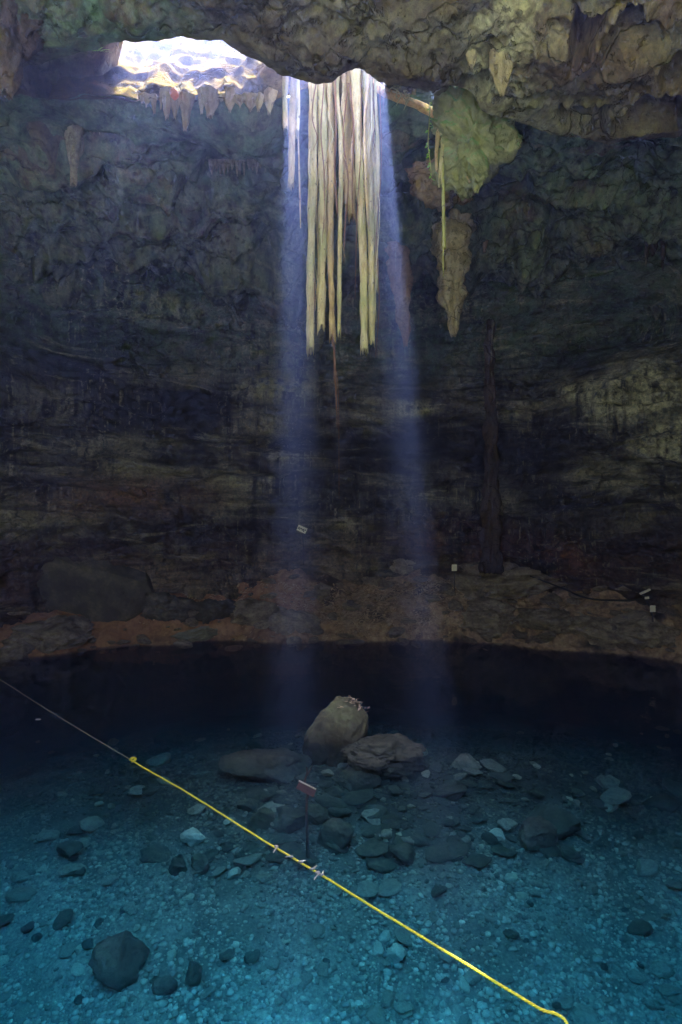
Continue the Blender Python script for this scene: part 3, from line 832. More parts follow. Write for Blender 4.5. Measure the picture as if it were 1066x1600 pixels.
for i in range(24):
    c = vs_[i]; a = rs.uniform(0, 6.3); L = rs.uniform(.05, .10)
    d = np.array([math.cos(a), math.sin(a) * .6, -.4]); s_ = np.array([-d[1], d[0], .2]) * .45
    V = [c, c + d * L * .5 + s_ * L, c + d * L, c + d * L * .5 - s_ * L, c + d * L * .5 + np.array([0, 0, -.012])]
    part("leaf", (V, [(0, 1, 4), (1, 2, 4), (2, 3, 4), (3, 0, 4)]), M_LEAF, vine)
# fern in the light on the left
fern = empty("fern", P(156, 84, 11.6), "small bright green fern clinging to the shaded roof rock", "fern")
for i in range(13):
    a = -0.4 + i * 0.30; L = rs.uniform(.18, .30)
    c = np.array(P(150 + rs.uniform(-5, 8), 80, 11.6)); fr = []
    d = np.array([math.cos(a) * .9, -0.35 + .2 * math.sin(i), .35 * math.sin(a) - .15]); d /= np.linalg.norm(d)
    for j in range(7):
        q = c + d * L * j / 6 + np.array([0, 0, -.05 * (j / 6) ** 2]); wv = .055 * (1 - abs(j / 6 - .4))
        sv = np.cross(d, [0, -.6, .8]); sv /= np.linalg.norm(sv)
        for sgn in (-1, 1):
            fr.append(([q, q + sv * sgn * wv + d * .02, q + sv * sgn * wv * .6 + d * .045, q + d * .03], [(0, 1, 2, 3)]))
    part("frond", join(fr), M_LEAF, fern, smooth=False)

# ------------------------------------------------------------------ dripstone
def stalactite(px, y0, y1, wtop, wtip, Yd, mat, label, seed, bend=0.0, flat=0.8, flute=0.18, rough=0.22, group=None, name="stalactite", cat="stalactite"):
    k = Yd / F
    pts = [P(px, y0, Yd), P(px + bend * .3, y0 + (y1 - y0) * .35, Yd), P(px + bend * .7, y0 + (y1 - y0) * .7, Yd), P(px + bend, y1, Yd)]
    VF = tube(pts, [wtop * k / 2, (wtop * .8 + wtip * .2) * k / 2, (wtop * .42 + wtip * .58) * k / 2, wtip * k / 2], 110, 40, rough * 1.3, 3.6, seed, .1, flute, flat)
    z = np.zeros(len(VF[0]))
    return thing1(name, VF, mat, label, cat, group, base=pts[0], attrs={"pale": z + (.4 if mat in (M_DRIP_PALE, M_DRIP_GREY) else 0), "rust": z + .15, "green": z})
SA = stalactite
SA(115, 150, 288, 34, 8, 14.0, M_DRIP_GREY, "long slim grey stalactite below the shaded left roof", 201)
SA(100, 150, 230, 40, 14, 14.6, M_DRIP_DARK, "stubby dark stalactite beside the long slim one", 202)
SA(112, 270, 356, 46, 26, 18.5, M_DRIP_GREY, "blunt tongue of grey dripstone below the slim stalactite", 203, flat=.4)
SA(706, 345, 524, 62, 7, 19.0, M_DRIP_PALE, "large pinkish grey stalactite tapering to a ragged tip", 204, bend=3, flute=.25, rough=.3)
SA(622, 380, 540, 40, 6, 20.0, M_DRIP_BROWN, "faint pinkish brown stalactite standing in the light shaft", 205, bend=12, flat=.5)
SA(780, 10, 148, 62, 7, 9.9, M_DRIP_PALE, "tapering pale stalactite hanging from the near roof", 206, bend=4, rough=.3)
SA(742, 25, 106, 42, 5, 9.9, M_DRIP_PALE, "shorter pale stalactite between the tapering one and the rim", 207, bend=-4, rough=.3)
SA(22, -20, 146, 90, 22, 9.0, M_CEIL, "thick brown rock pendant hanging at the dark roof's edge", 208, bend=-14, rough=.35)
SA(224, 320, 420, 30, 10, 21.5, M_DRIP_GREY, "narrow grey stalactite at the end of the drip curtain", 209)
SA(404, 330, 424, 34, 16, 21.5, M_DRIP_DARK, "dark blunt stalactite at the shaft's edge of the drip curtain", 210)
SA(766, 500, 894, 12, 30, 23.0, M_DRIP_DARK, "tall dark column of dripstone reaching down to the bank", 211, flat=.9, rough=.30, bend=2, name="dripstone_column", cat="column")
rl = random.Random(11)
TEETH = [(222, 162, 9), (232, 168, 8), (243, 174, 10), (252, 170, 8), (262, 192, 14), (274, 184, 10), (286, 196, 17), (300, 178, 11), (312, 172, 12), (325, 186, 18), (338, 184, 13), (350, 168, 12), (362, 172, 14), (376, 174, 12), (392, 176, 16), (408, 180, 14), (424, 178, 12)]
for i, (x, yb, wv) in enumerate(TEETH):
    x += rl.uniform(-4, 4); yb += rl.uniform(-14, 6)
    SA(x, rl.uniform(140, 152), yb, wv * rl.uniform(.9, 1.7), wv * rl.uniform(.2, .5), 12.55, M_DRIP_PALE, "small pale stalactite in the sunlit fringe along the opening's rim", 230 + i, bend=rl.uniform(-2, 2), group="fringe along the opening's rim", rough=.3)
for i in range(22):
    x = 130 + i * 4.6 + rl.uniform(-2, 2)
    SA(x, 168, 186 + rl.uniform(0, 22), rl.uniform(6, 11), 2, 13.6, M_DRIP_GREY, "small dull stalactite in the shaded fringe beyond the rim", 260 + i, group="shaded fringe beyond the rim")
for i in range(14):
    x = 330 + i * 6.5 + rl.uniform(-2, 2)
    SA(x, 250, 262 + rl.uniform(0, 12), rl.uniform(5, 10), 2, 16.5, M_DRIP_GREY, "tiny stalactite in the upper row behind the left light shaft", 290 + i, group="upper row behind the left shaft")

pod = thing1("seed_pod", tube([P(272, 137, 12.3), P(272, 143, 12.3), P(273, 150, 12.3), P(273, 156, 12.3)], [.03, .085, .09, .02], 20, 14, .1, 6, 5), M_POD, "small reddish pod hanging among the sunlit fringe", "pod")

for i in range(64):
    x = -10 + i * 17 + rl.uniform(-7, 7)
    if 430 < x < 600 or 610 < x < 730: continue
    y0 = 335 + 22 * math.sin(x * .013) + rl.uniform(-12, 12)
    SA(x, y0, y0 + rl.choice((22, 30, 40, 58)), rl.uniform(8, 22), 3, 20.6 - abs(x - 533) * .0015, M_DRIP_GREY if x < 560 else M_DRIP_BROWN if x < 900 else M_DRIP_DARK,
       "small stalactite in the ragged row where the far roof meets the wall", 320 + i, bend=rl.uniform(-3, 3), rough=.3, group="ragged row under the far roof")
# ------------------------------------------------------------------ bank: boulder, rocks, litter
def on_ground(px, py): return hit(px, py)
def bank_rock(px, py, wpx, hpx, seed, mat, label, group=None, sink=.3, depth=1.0, **kw):
    g = hit(px, py); k = g.y / F
    dims = (wpx * k, wpx * k * depth, hpx * k)
    V, Fc = rock(seed, dims, **kw)
    o = obj("rock", mesh("rock", V, Fc), mat)
    o.location = (g.x, g.y + dims[1] * .25, g.z + dims[2] * (.5 - sink))
    return tag(o, label, "rock", group)
def wedge_boulder():
    g = hit(150, 965); k = g.y / F
    V, Fc = ico(6); V = V.copy()
    # superellipsoid, then the photographed facets: sloping top, long lower face, undercut right end
    V = np.sign(V) * np.abs(V) ** 0.72
    for n, d in (((.28, -.25, .92), .50), ((.10, -.90, -.42), .62), ((.95, -.2, -.35), .80), ((.55, -.75, .35), .70), ((-.9, -.25, .3), .85), ((-.2, -.5, -.85), .62), ((.8, .1, .6), .74)):
        n = np.array(n) / np.linalg.norm(n); V -= n * (np.clip(V @ n - d, 0, None) * .96)[:, None]
    N = V / np.linalg.norm(V, axis=1, keepdims=True)
    V += N * (.05 * fbm(V[:, 0] * 1.6, V[:, 1] * 1.6, V[:, 2] * 1.6, 6, 9) + .010 * ridged(V[:, 0] * 5, V[:, 1] * 5, V[:, 2] * 5, 3, 4))[:, None]
    V *= np.array([170 * k * .66, 1.7, 112 * k * 1.0])
    M = np.array(Matrix.Rotation(math.radians(14), 3, 'Y')); V = V @ M.T
    c = P(146, 918, g.y + .7)
    o = obj("boulder", mesh("boulder", V, Fc), M_BOULDER); o.location = c
    tag(o, "huge dark wedge boulder lying on the reddish earth bank", "boulder")
wedge_boulder()
BR = [(60, 1010, 130, 60, M_SHORE, "broad grey rock at the waterline below the wedge boulder"), (20, 1030, 80, 50, M_SHORE, "mottled rock half in the water below the wedge boulder"),
      (300, 1002, 100, 28, M_STONE, "low blue grey rock at the water's edge with a lit face"), (262, 965, 80, 55, M_BOULDER, "dark hollowed rock next to the wedge boulder's undercut end"),
      (330, 965, 80, 45, M_BOULDER, "dark lumpy rock between the hollowed rock and the flat slab"), (395, 975, 90, 42, M_SHORE, "flat brown slab sloping into the water"),
      (455, 985, 80, 30, M_SHORE, "low brown slab at the foot of the left light shaft"), (345, 880, 80, 40, M_SHORE, "pale mottled rock leaning on the wall's foot"),
      (560, 905, 55, 26, M_SHORE, "pale broken rock on the bank between the light shafts"), (585, 915, 36, 20, M_SHORE, "small broken rock beside the pale broken rock"),
      (760, 975, 110, 48, M_SHORE, "long brown slab under the crack in the right bank"), (800, 930, 170, 70, M_SHORE, "massive smooth brown bedrock hump on the right bank"),
      (860, 985, 90, 45, M_SHORE, "rounded brown rock below the bedrock hump"), (735, 930, 80, 50, M_SHORE, "brown rock with a dark notch beside the litter slope"),
      (930, 1000, 120, 45, M_SHORE, "olive brown rock shelf along the right waterline"), (1030, 1010, 110, 60, M_SHORE, "dull rock shelf below the white marker plates"),
      (500, 930, 40, 18, M_SHORE, "small flat stone in the left light shaft's foot"), (235, 905, 60, 18, M_SHORE, "thin slab behind the wedge boulder"),
      (420, 870, 70, 45, M_BOULDER, "dark block against the wall left of the tilted white plate"), (120, 870, 90, 40, M_SHORE, "brown earth covered rock above the wedge boulder"),
      (620, 900, 60, 40, M_SHORE, "bluish rock lump in the right light shaft's foot"), (690, 880, 50, 40, M_BOULDER, "dark rock beside the small square plate")]
for i, (x, y, wv, h, m, lb) in enumerate(BR):
    bank_rock(x, y, wv, h, 500 + i, m, lb, sub=6, cuts=10, rough=.26, freq=1.7, cutd=(.5, .85), strat=.06, rot=rl.uniform(-.5, .5), tilt=(rl.uniform(-.1, .25), rl.uniform(-.12, .12)))

variants = []
for i in range(12):
    V, Fc = rock(800 + i, (2, 2, 2), sub=3, cuts=11, rough=.16, freq=1.2, cutd=(.5, .85))
    variants.append((V, Fc))
vmesh = {}
def vm(i, mat):
    if (i, mat.name) not in vmesh:
        me = mesh("stone", *variants[i]); me.materials.append(mat); vmesh[(i, mat.name)] = me
    return vmesh[(i, mat.name)]
def stone(p, size, mat, label, group, rs, flat=None, sink=.25):
    o = obj("stone", vm(rs.randrange(12), mat))
    s = size / 2
    o.scale = (s * rs.uniform(.8, 1.3), s * rs.uniform(.7, 1.1), s * (flat * 2 if flat else rs.uniform(.3, .6)))
    o.rotation_euler = (rs.uniform(-.25, .25), rs.uniform(-.25, .25), rs.uniform(0, 6.28))
    o.location = (p[0], p[1], p[2] + o.scale[2] * (1 - 2 * sink))
    return tag(o, label, "stone", group)
BL = [(150, 965, "by the huge wedge boulder"), (60, 1010, "by the broad waterline rock"), (300, 1002, "by the low blue grey rock"), (395, 975, "by the flat brown slab"), (475, 885, "by the tilted white plate"),
      (560, 905, "by the pale broken rock"), (620, 960, "in the leaf litter slope"), (710, 905, "by the small upright plate"), (760, 975, "by the long brown slab"), (800, 930, "by the bedrock hump"),
      (860, 985, "by the rounded brown rock"), (930, 1000, "by the olive rock shelf"), (1030, 1010, "below the square white plate"), (345, 880, "by the pale mottled rock"), (420, 870, "by the dark wall block")]
BL = [(hit(x, y), n) for x, y, n in BL]
SHORE_ROWS = [(905, 1000)] * 150 + [(996, 1022)] * 60
def bank_words(g): return min(((g - p).length, n) for p, n in BL)[1]
for lo_, hi_ in SHORE_ROWS:
    px = rl.uniform(0, 1066)
    g = hit(px, rl.uniform(lo_, hi_))
    if g.z < -.35 or g.y > 25: continue
    stone(g, rl.choice((.14, .2, .3, .45, .6, .8)), M_SHORE, "loose brown rock on the far bank " + bank_words(g), "loose rocks on the far bank", rl).name = "loose_rock"
def litter():
    L = []
    rs = np.random.RandomState(3)
    Vs, Fs = [], []
    k = 0
    for i in range(5200):
        if i < 3600: px, py = rs.normal(600, 75), rs.uniform(928, 1004)
        elif i < 4400: px, py = rs.normal(280, 60), rs.normal(935, 14)
        else: px, py = rs.uniform(0, 900), rs.uniform(900, 1010)
        Yd = 5 * F / (py - 800) * .98
        Yd = 22.0 + (1004 - py) / 76 * 2.6 if py < 1004 else 22
        x = (px - 533) / F * Yd
        Vs.append((x, Yd)); 
    A = np.array(Vs); Z, s = ground_z(A[:, 0], A[:, 1])
    ok = Z > .0
    A = np.column_stack([A, Z + .02])[ok]
    n = len(A)
    a = rs.uniform(0, 6.28, n); L = rs.uniform(.04, .13, n); w_ = L * rs.uniform(.25, .5, n)
    d = np.stack([np.cos(a), np.sin(a), rs.uniform(-.1, .7, n)], -1); sd = np.stack([-np.sin(a), np.cos(a), rs.uniform(-.3, .3, n)], -1)
    Q = np.stack([A - d * L[:, None], A + sd * w_[:, None] + [0, 0, .02], A + d * L[:, None], A - sd * w_[:, None] + [0, 0, .02]], 1)
    tag(obj("leaf_litter", mesh("leaf_litter", Q.reshape(-1, 3), np.arange(n * 4).reshape(-1, 4), False), M_DEADLEAF), "dry leaves and rubble strewn over the earth bank", "leaf litter", kind="stuff")
litter()

# ------------------------------------------------------------------ pool: rocks, stones, gravel
o = obj("rock", mesh("rock", *rock(33, (1.36, 1.15, 1.78), sub=6, cuts=6, rough=.16, freq=.9, cutd=(.62, .9), tilt=(.0, .30))), M_MOSSROCK)
o.location = P(526, 1152, 12.7); tag(o, "rounded greenish rock rising out of the pool with leaves on top", "rock")
o = obj("rock", mesh("rock", *rock(37, (1.7, 1.2, .66), sub=6, cuts=10, rough=.3, freq=1.6, strat=.06, rot=-.15, tilt=(.1, .10))), M_STONE_DARK)
o.location = P(592, 1176, 11.9); tag(o, "dark flat topped rock in the pool in front of the rounded rock", "rock")
V = []
for i in range(60):
    a = rl.uniform(0, 6.28); q = Vector((rl.gauss(0, .16), rl.gauss(0, .12), 0)); L = rl.uniform(.03, .075)
    c = P(548, 1092, 12.55) + Vector((q.x, q.y, -abs(q.x) * .55 + rl.uniform(-.04, .03)))
    d = Vector((math.cos(a), math.sin(a), rl.uniform(-.5, .2))) * L; s_ = Vector((-math.sin(a), math.cos(a), .1)) * L * .4
    V.append(([c - d, c + s_, c + d, c - s_], [(0, 1, 2, 3)]))
tag(obj("fallen_leaves", mesh("fallen_leaves", *join(V), smooth=False), M_DEADLEAF), "dry fallen leaves caught on top of the rounded greenish rock", "leaf litter", kind="stuff")
PR = [(412, 1203, 128, 34, M_STONE_DARK, "long dark sunken slab left of the emerged rocks"), (522, 1322, 58, 44, M_STONE_DARK, "square cut sunken block above the yellow rope"),
      (862, 1290, 90, 34, M_STONE_DARK, "flat dark sunken slab lying behind a darker one"), (840, 1318, 72, 44, M_BOULDER, "blackish sunken slab touching the flat slab behind it"),
      (186, 1526, 84, 72, M_BOULDER, "large nearly black boulder deep on the pool floor"), (258, 1552, 38, 26, M_BOULDER, "black sunken stone beside the large black boulder"),
      (302, 1540, 32, 40, M_BOULDER, "upright dark sunken stone next to the black stone"), (388, 1266, 34, 22, M_STONE_DARK, "dark rounded sunken stone beside the reddish board"),
      (412, 1288, 44, 30, M_MOSSROCK, "greenish sunken stone below the reddish board"), (455, 1290, 62, 34, M_STONE_DARK, "sunken slab at the foot of the forked stick"),
      (490, 1278, 44, 26, M_MOSSROCK, "small green sunken stone wedged beside the square block"), (560, 1225, 70, 34, M_STONE_DARK, "sunken green black slab below the flat topped rock"),
      (270, 1162, 60, 22, M_STONE_DARK, "flat sunken slab far out in the dark water"), (400, 1170, 40, 16, M_STONE_DARK, "small flat slab behind the long sunken slab"),
      (728, 1200, 46, 24, M_STONE, "grey sunken slab to the side of the emerged rocks"), (278, 1362, 34, 28, M_STONE_DARK, "dark stone in the sunken cluster left of the rope"),
      (312, 1358, 34, 26, M_STONE_DARK, "round dark stone in the sunken cluster touching the rope's shadow"), (300, 1316, 44, 22, M_STONE_PALE, "pale flat stone above the dark sunken cluster"),
      (365, 1372, 24, 16, M_STONE_PALE, "whitish flat stone right of the dark sunken cluster"), (603, 1470, 24, 22, M_STONE_PALE, "white stone leading a pale sunken group below the rope"),
      (620, 1500, 30, 26, M_STONE_PALE, "pale rounded stone in the sunken group below the rope"), (590, 1490, 22, 18, M_STONE_PALE, "small whitish stone in the sunken group below the rope"),
      (778, 1308, 28, 14, M_STONE_PALE, "pale slanted stone beside the blackish sunken slab"), (890, 1340, 34, 20, M_STONE_DARK, "dark chip of rock below the blackish sunken slab"),
      (108, 1335, 44, 22, M_STONE_DARK, "dark flat stone alone on the left pool floor"), (1000, 1460, 36, 24, M_STONE_DARK, "dark angular stone on the right pool floor")]
for i, (x, y, wv, h, m, lb) in enumerate(PR):
    g = hit(x, y); k = g.y / F
    dm = (wv * k, wv * k * .8, h * k * 1.15)
    o = obj("rock", mesh("rock", *rock(600 + i, dm, sub=5, cuts=9, rough=.16, freq=1.3, cutd=(.5, .85), rot=rl.uniform(-.3, .3), tilt=(rl.uniform(-.05, .15), rl.uniform(-.12, .12)))), m)
    o.location = (g.x, g.y, g.z + dm[2] * .22); tag(o, lb, "rock")
LAND = [(hit(186, 1526), "the large black boulder"), (hit(840, 1318), "the blackish slab pair"), (hit(522, 1322), "the square cut block"),
        (hit(412, 1203), "the long dark slab"), (hit(592, 1185), "the emerged rocks"), (hit(482, 1278), "the reddish board"), (hit(295, 1355), "the dark sunken cluster"),
        (hit(605, 1488), "the pale sunken group"), (hit(728, 1200), "the grey sunken slab"), (hit(1000, 1460), "the dark angular stone"), (hit(108, 1335), "the lone dark flat stone"), (hit(270, 1162), "the far flat slab")]
RP = [W(205, 1187), W(884, 1596)]
def place_words(g):
    d, nm = min(((g - p).length, n) for p, n in LAND)
    if d < 1.1: return ("touching " if d < .45 else "beside ") + nm
    a, b = RP; ab = b - a; t = max(0, min(1, (g - a).dot(ab) / ab.dot(ab)))
    dr = (Vector((g.x, g.y, 0)) - (a + ab * t)); 
    if dr.length < .6: return "under the yellow rope"
    if g.y > 13: return "out in the dark far water"
    side = "between rope and landing near " if dr.x + dr.y < 0 else "past the rope near "
    return side + nm
cnt = 0
while cnt < 210:                                   # flat slabs of the rubble mound
    px, py = rl.gauss(600, 190), rl.uniform(1142, 1350)
    g = hit(px, py)
    if g.z > -.02 or not -10 < px < 1076: continue
    dk = rl.random() < .86
    stone(g, rl.choice((.18, .22, .28, .34, .42, .58)), M_STONE_DARK if dk else M_STONE, "flat %s slab of sunken rubble %s" % ("dark" if dk else "grey", place_words(g)), "sunken rubble slabs", rl, flat=rl.uniform(.10, .22) , sink=.3).name = "flat_stone"
    cnt += 1
cnt = 0
while cnt < 290:
    px, py = rl.uniform(-10, 1076), 1140 + 470 * rl.random() ** 1.0
    g = hit(px, py)
    if g.z > -.02: continue
    sz = rl.choice((.10, .11, .12, .14, .16, .18, .22, .26, .34)) * (1.15 if g.y > 9 else 1)
    if g.y > 10 and rl.random() < .5: sz *= 1.5
    m = rl.choice((M_STONE, M_STONE, M_STONE, M_STONE, M_STONE_DARK, M_STONE_PALE))
    if m is M_STONE_PALE: sz = min(sz, .2)
    lb, gr = {"pool_stone": ("grey stone lying loose on the pool floor", "grey stones on the pool floor"),
              "dark_stone": ("dark stone lying loose on the pool floor", "dark stones on the pool floor"),
              "pale_stone": ("small whitish stone lying loose on the pool floor", "whitish stones on the pool floor")}[m.name]
    lb = ("big " if sz > .3 else "small " if sz < .15 and m is not M_STONE_PALE else "") + lb.split(" lying")[0] + " " + place_words(g)
    stone(g, sz, m, lb, gr, rl); cnt += 1
def gravel(name, N, smin, smax, seed, mat, label):
    rs = np.random.RandomState(seed)
    V0, F0 = ico(1)
    dense = 1.0
    Y = rs.uniform(5.6, 16.5, N) ; X = rs.uniform(-1, 1, N) * (Y * .66)
    Z, s = ground_z(X, Y)
    ok = (Z < .1); X, Y, Z = X[ok], Y[ok], Z[ok]; n = len(X)
    cl = fbm(X * .9, Y * .9, 0, 3, 55)
    ok = rs.rand(n) < .35 + .65 * sstep(-.3, .3, cl); X, Y, Z = X[ok], Y[ok], Z[ok]; n = len(X)
    sz = smin * (smax / smin) ** (rs.rand(n) ** 1.7)
    S = np.stack([sz * rs.uniform(.7, 1.3, n), sz * rs.uniform(.7, 1.2, n), sz * rs.uniform(.3, .65, n)], -1) / 2
    a = rs.uniform(0, 6.28, n); c, q = np.cos(a), np.sin(a)
    B = V0[None] * (1 + .35 * (rs.rand(n, len(V0), 1) - .5)) * S[:, None]
    bx = B[..., 0] * c[:, None] - B[..., 1] * q[:, None]; by = B[..., 0] * q[:, None] + B[..., 1] * c[:, None]
    V = np.stack([bx + X[:, None], by + Y[:, None], B[..., 2] + Z[:, None] + S[:, 2:3] * .4], -1)
    Fc = (F0[None] + (np.arange(n) * len(V0))[:, None, None]).reshape(-1, 3)
    tone = np.repeat(rs.rand(n), len(V0))
    tag(obj(name, mesh(name, V.reshape(-1, 3), Fc, True, {"tone": tone, "silt_shade": np.repeat(silt_shade(X, Y), len(V0))}), mat), label, "gravel", kind="stuff")
def gravel_material():
    t = NT("gravel_stone")
    n = t.noise(t.pos(), 14, 4, .6)
    col = t.ramp(t.attr("tone"), [(0, (.16, .165, .15)), (.35, (.33, .33, .31)), (.75, (.50, .50, .47)), (.96, (.6, .6, .56)), (1, (.78, .77, .74))])
    col = t.mix(t.rng(n, .3, .7, 0, .45), col, (.09, .09, .075))
    col = t.mix(t.math('MULTIPLY', t.attr("silt_shade"), 0.8), col, (.045, .048, .038))
    return t.done(col, .85, t.bump(n, .5, .01), .2)
M_GRAVEL = gravel_material()
gravel("gravel", 76000, .025, .12, 5, M_GRAVEL, "loose gravel and pebbles covering the pool floor")

# ------------------------------------------------------------------ rope, line and tape ties
rope = empty("yellow_rope", W(545, 1391), "yellow twisted rope floating across the pool with frayed ties", "rope")
rpts = [W(205, 1187, .02), W(222, 1198, .02), W(300, 1243, .02), W(400, 1306, .02), W(500, 1366, .02), W(600, 1428, .02), W(700, 1489, .02), W(800, 1550, .02), W(845, 1577, .02), W(868, 1584, .02), W(884, 1596, .02), W(896, 1625, .02)]
C = spline(rpts, 1100)
C[:, 2] += .004 * noise(C[:, 0] * 3, C[:, 1] * 3, 0, 3); C[:, 0] += .012 * noise(C[:, 0] * 2.2, C[:, 1] * 2, 5, 3)
T = np.gradient(C, axis=0); ln = np.concatenate([[0], np.cumsum(np.linalg.norm(np.diff(C, axis=0), axis=1))]); T /= np.linalg.norm(T, axis=1, keepdims=True)
A = np.cross(T, [0, 0, 1.0]); A /= np.linalg.norm(A, axis=1, keepdims=True); B = np.cross(A, T)
for s_ in range(3):
    th = ln / .11 * 2 * np.pi + s_ * 2.0944
    Cs = C + .007 * (A * np.cos(th)[:, None] + B * np.sin(th)[:, None])
    a = np.linspace(0, 2 * np.pi, 7, endpoint=False)
    V = Cs[:, None] + .0095 * (A[:, None] * np.cos(a)[None, :, None] + B[:, None] * np.sin(a)[None, :, None])
    part("strand", (V.reshape(-1, 3), grid_faces(len(C), 7, wrap=True)), M_ROPE, rope)
kn = W(207, 1189, .03)
part("knot", tube([kn + Vector((-.07, .05, 0)), kn + Vector((0, 0, .06)), kn + Vector((.06, .02, .03)), kn + Vector((.02, -.05, .01)), kn + Vector((-.03, .02, .03))], [.022, .025, .02], 30, 8), M_ROPE, rope)
for i, (x, y, dx, dy) in enumerate(((432, 1325, -4, 16), (456, 1341, -12, -1), (470, 1349, 9, -5), (488, 1360, 9, -12), (502, 1369, 4, -14), (497, 1366, -6, 4))):
    a = W(x, y, .02); b = a + Vector((dx * .0078, 0.02, -dy * .0078 * .6)); b.z = max(b.z, .01) if dy < 0 else .012
    if dy > 0: b = a + Vector((dx * .008, -.12, 0.0))
    part("tape_tie", tube([a + Vector((-.03, .02, .012)), a + Vector((.015, -.01, .03)), (a + b) / 2 + Vector((.01, 0, .02)), b], [.014, .017, .01, .006], 20, 7, .2, 20, i), M_TAPE, rope)
lp = [W(-60, 1032, .03), W(0, 1062, .01), W(60, 1100, .01), W(130, 1143, .01), W(206, 1188, .02)]
thing1("thin_line", tube(lp, [.012, .010, .009], 120, 6), M_LINE, "thin dull line running from the yellow rope's knot to the shore", "line", base=W(60, 1100, 0))
V, Fc = rock(77, (.13, .08, .02), sub=2, cuts=4)
o = obj("leaf", mesh("leaf", V, Fc), M_WHITE); o.location = W(60, 1124, .008); tag(o, "tiny whitish scrap floating alone near the thin line", "leaf")

# ------------------------------------------------------------------ boards and plates
def slab(c, w_, h_, t_, yaw=0, roll=0, pitch=0):
    V = np.array([(x, y, z) for x in (-w_ / 2, w_ / 2) for y in (-t_ / 2, t_ / 2) for z in (-h_ / 2, h_ / 2)])
    M = np.array(Matrix.Rotation(yaw, 3, 'Z') @ Matrix.Rotation(pitch, 3, 'X') @ Matrix.Rotation(roll, 3, 'Y'))
    return V @ M.T + np.array(tuple(c)), [(0, 1, 3, 2), (4, 6, 7, 5), (0, 4, 5, 1), (2, 3, 7, 6), (0, 2, 6, 4), (1, 5, 7, 3)]
def marker(px, py, wpx, hpx, roll, Yd, stick_to, label, dark=False, marks=True, t_=.02):
    k = Yd / F
    c = P(px, py, Yd)
    e = empty("marker_plate", (c.x, c.y, c.z - .4), label, "sign")
    part("board", slab(c, wpx * k, hpx * k, t_, 0, roll), M_BLACK if dark else M_WHITE, e, smooth=False)
    if stick_to:
        q = P(stick_to[0], stick_to[1], Yd + .05)
        q.z = min(q.z, gz(q.x, q.y)) if abs(q.z - gz(q.x, q.y)) < 1.2 else q.z
        part("stick", tube([c + Vector((0, .03, 0)), (c + q) / 2 + Vector((.02, .03, 0)), q], [.022, .02, .018], 16, 7), M_TWIG, e)
    if marks:
        ms = []
        ax = Vector((math.cos(roll), 0, -math.sin(roll))); az = Vector((math.sin(roll), 0, math.cos(roll)))
        for i in range(6):
            f = -.36 + i * .145
            m0 = c + ax * (f * wpx * k) + az * (rl.uniform(-.18, .12) * hpx * k) + Vector((0, -t_ / 2 - .004, 0))
            ms.append(slab(m0, wpx * k * .10, hpx * k * rl.uniform(.25, .5), .004, 0, roll + rl.uniform(-.5, .5)))
        part("lettering", join(ms), M_WHITE if dark else M_BLACK, e, smooth=False)
    return e
marker(472, 827, 15, 9, .42, 24.0, (475, 885), "white plate with dark scrawl tilted on a thin stick in the left shaft")
e = marker(149, 826, 15, 9, -.12, 23.4, (148, 857), "black plate with a white top edge on a bent stick above the boulder", dark=True, marks=False)
part("white_edge", slab(P(150, 822, 23.37), 14 * 23.4 / F, 2.4 * 23.4 / F, .02, 0, -.14), M_WHITE, e, smooth=False)
e = marker(710, 887, 8, 10, 0, 23.3, (710, 905), "small upright white plate on the bank beside the dark column", marks=False)
e = marker(1020, 951, 8.5, 10, 0, 19.8, (1021, 975), "small square white plate below the slanted bar at the right bank", marks=False)
e = empty("slanted_lamp", P(1008, 935, 20.0), "slanted white bar over a small dark box on the right bank", "lamp")
part("bar", slab(P(1008, 924.5, 20.0), 17 * 20 / F, 2.6 * 20 / F, .08, 0, -.42), M_WHITE, e, smooth=False)
part("box", slab(P(1011, 932, 20.0), 13 * 20 / F, 8 * 20 / F, .2, 0, -.2), M_BLACK, e, smooth=False)
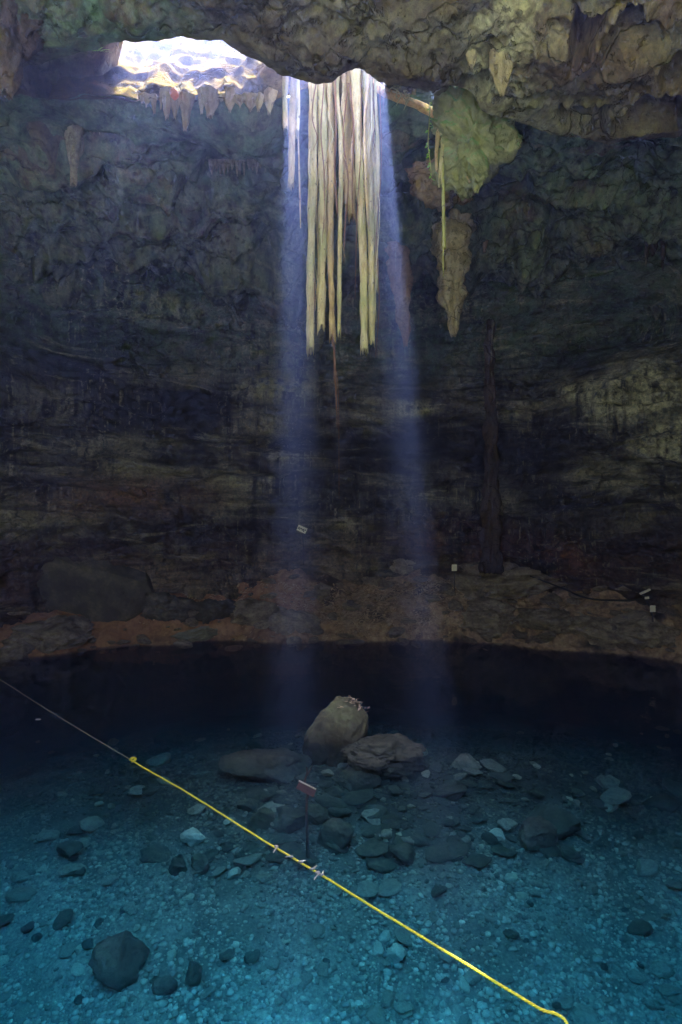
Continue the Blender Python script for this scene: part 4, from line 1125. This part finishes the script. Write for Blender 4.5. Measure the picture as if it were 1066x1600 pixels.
part("pale_patch", slab(P(1011, 934, 19.86), 6 * 20 / F, 3.2 * 20 / F, .06, 0, -.1), M_WHITE, e, smooth=False)
part("bracket", tube([P(1009, 936, 20.0), P(1013, 944, 20.05), P(1018, 952, 20.2), P(1018, 985, 20.4)], [.05, .04, .03], 20, 7), M_BLACK, e)
cb = [P(x, y, Yd) for x, y, Yd in ((828, 900, 22.3), (855, 910, 22.0), (883, 921, 21.5), (908, 932, 21.0), (933, 937, 20.7), (960, 938, 20.4), (985, 938, 20.2), (1004, 934, 20.05))]
thing1("cable", tube(cb, [.03, .035, .04], 90, 7, .1, 3, 3), M_CABLE, "black cable sagging along the right bank to the slanted bar", "cable", base=cb[0])
sg = W(482, 1278, -.2)
Yb = 9.6
e = empty("sign_post", P(481, 1276, Yb), "reddish board tilted on a forked dark stick standing in the pool", "sign")
q = P(482, 1275, Yb); q.z = min(q.z, gz(q.x, q.y)) - .05
k = Yb / F
part("stick", tube([q, P(479, 1258, Yb), P(481, 1244, Yb), P(477, 1222, Yb), P(480, 1206, Yb), P(479, 1198, Yb)], [.026, .024, .02, .014, .01], 50, 8, .2, 9, 4), M_TWIG, e)
part("twig", tube([P(480, 1212, Yb), P(484, 1204, Yb), P(489, 1196, Yb)], [.014, .01, .005], 14, 6), M_TWIG, e)
part("board", slab(P(479, 1232, Yb - .05), 30 * k, 13 * k, .03, .1, .48, -.15), M_WOODRED, e, smooth=False)
part("board_edge", slab(P(480.5, 1226.5, Yb - .07), 30 * k, 1.6 * k, .03, .1, .48, -.15), M_TAPE, e, smooth=False)
#@@END

# ------------------------------------------------------------------ haze
def haze():
    t = NT("haze_air")
    pv = t.n("ShaderNodeVolumePrincipled")
    pv.inputs["Color"].default_value = (0.27, 0.38, 1.0, 1)
    pv.inputs["Density"].default_value = HAZE_D
    pv.inputs["Anisotropy"].default_value = 0.74
    t.l(pv.outputs[0], t.out.inputs[1])
    o = obj("haze", box_mesh("haze", (-24, -18, -8.5), (24, 31, 24)), t.m)
    tag(o, kind="stuff")
haze()
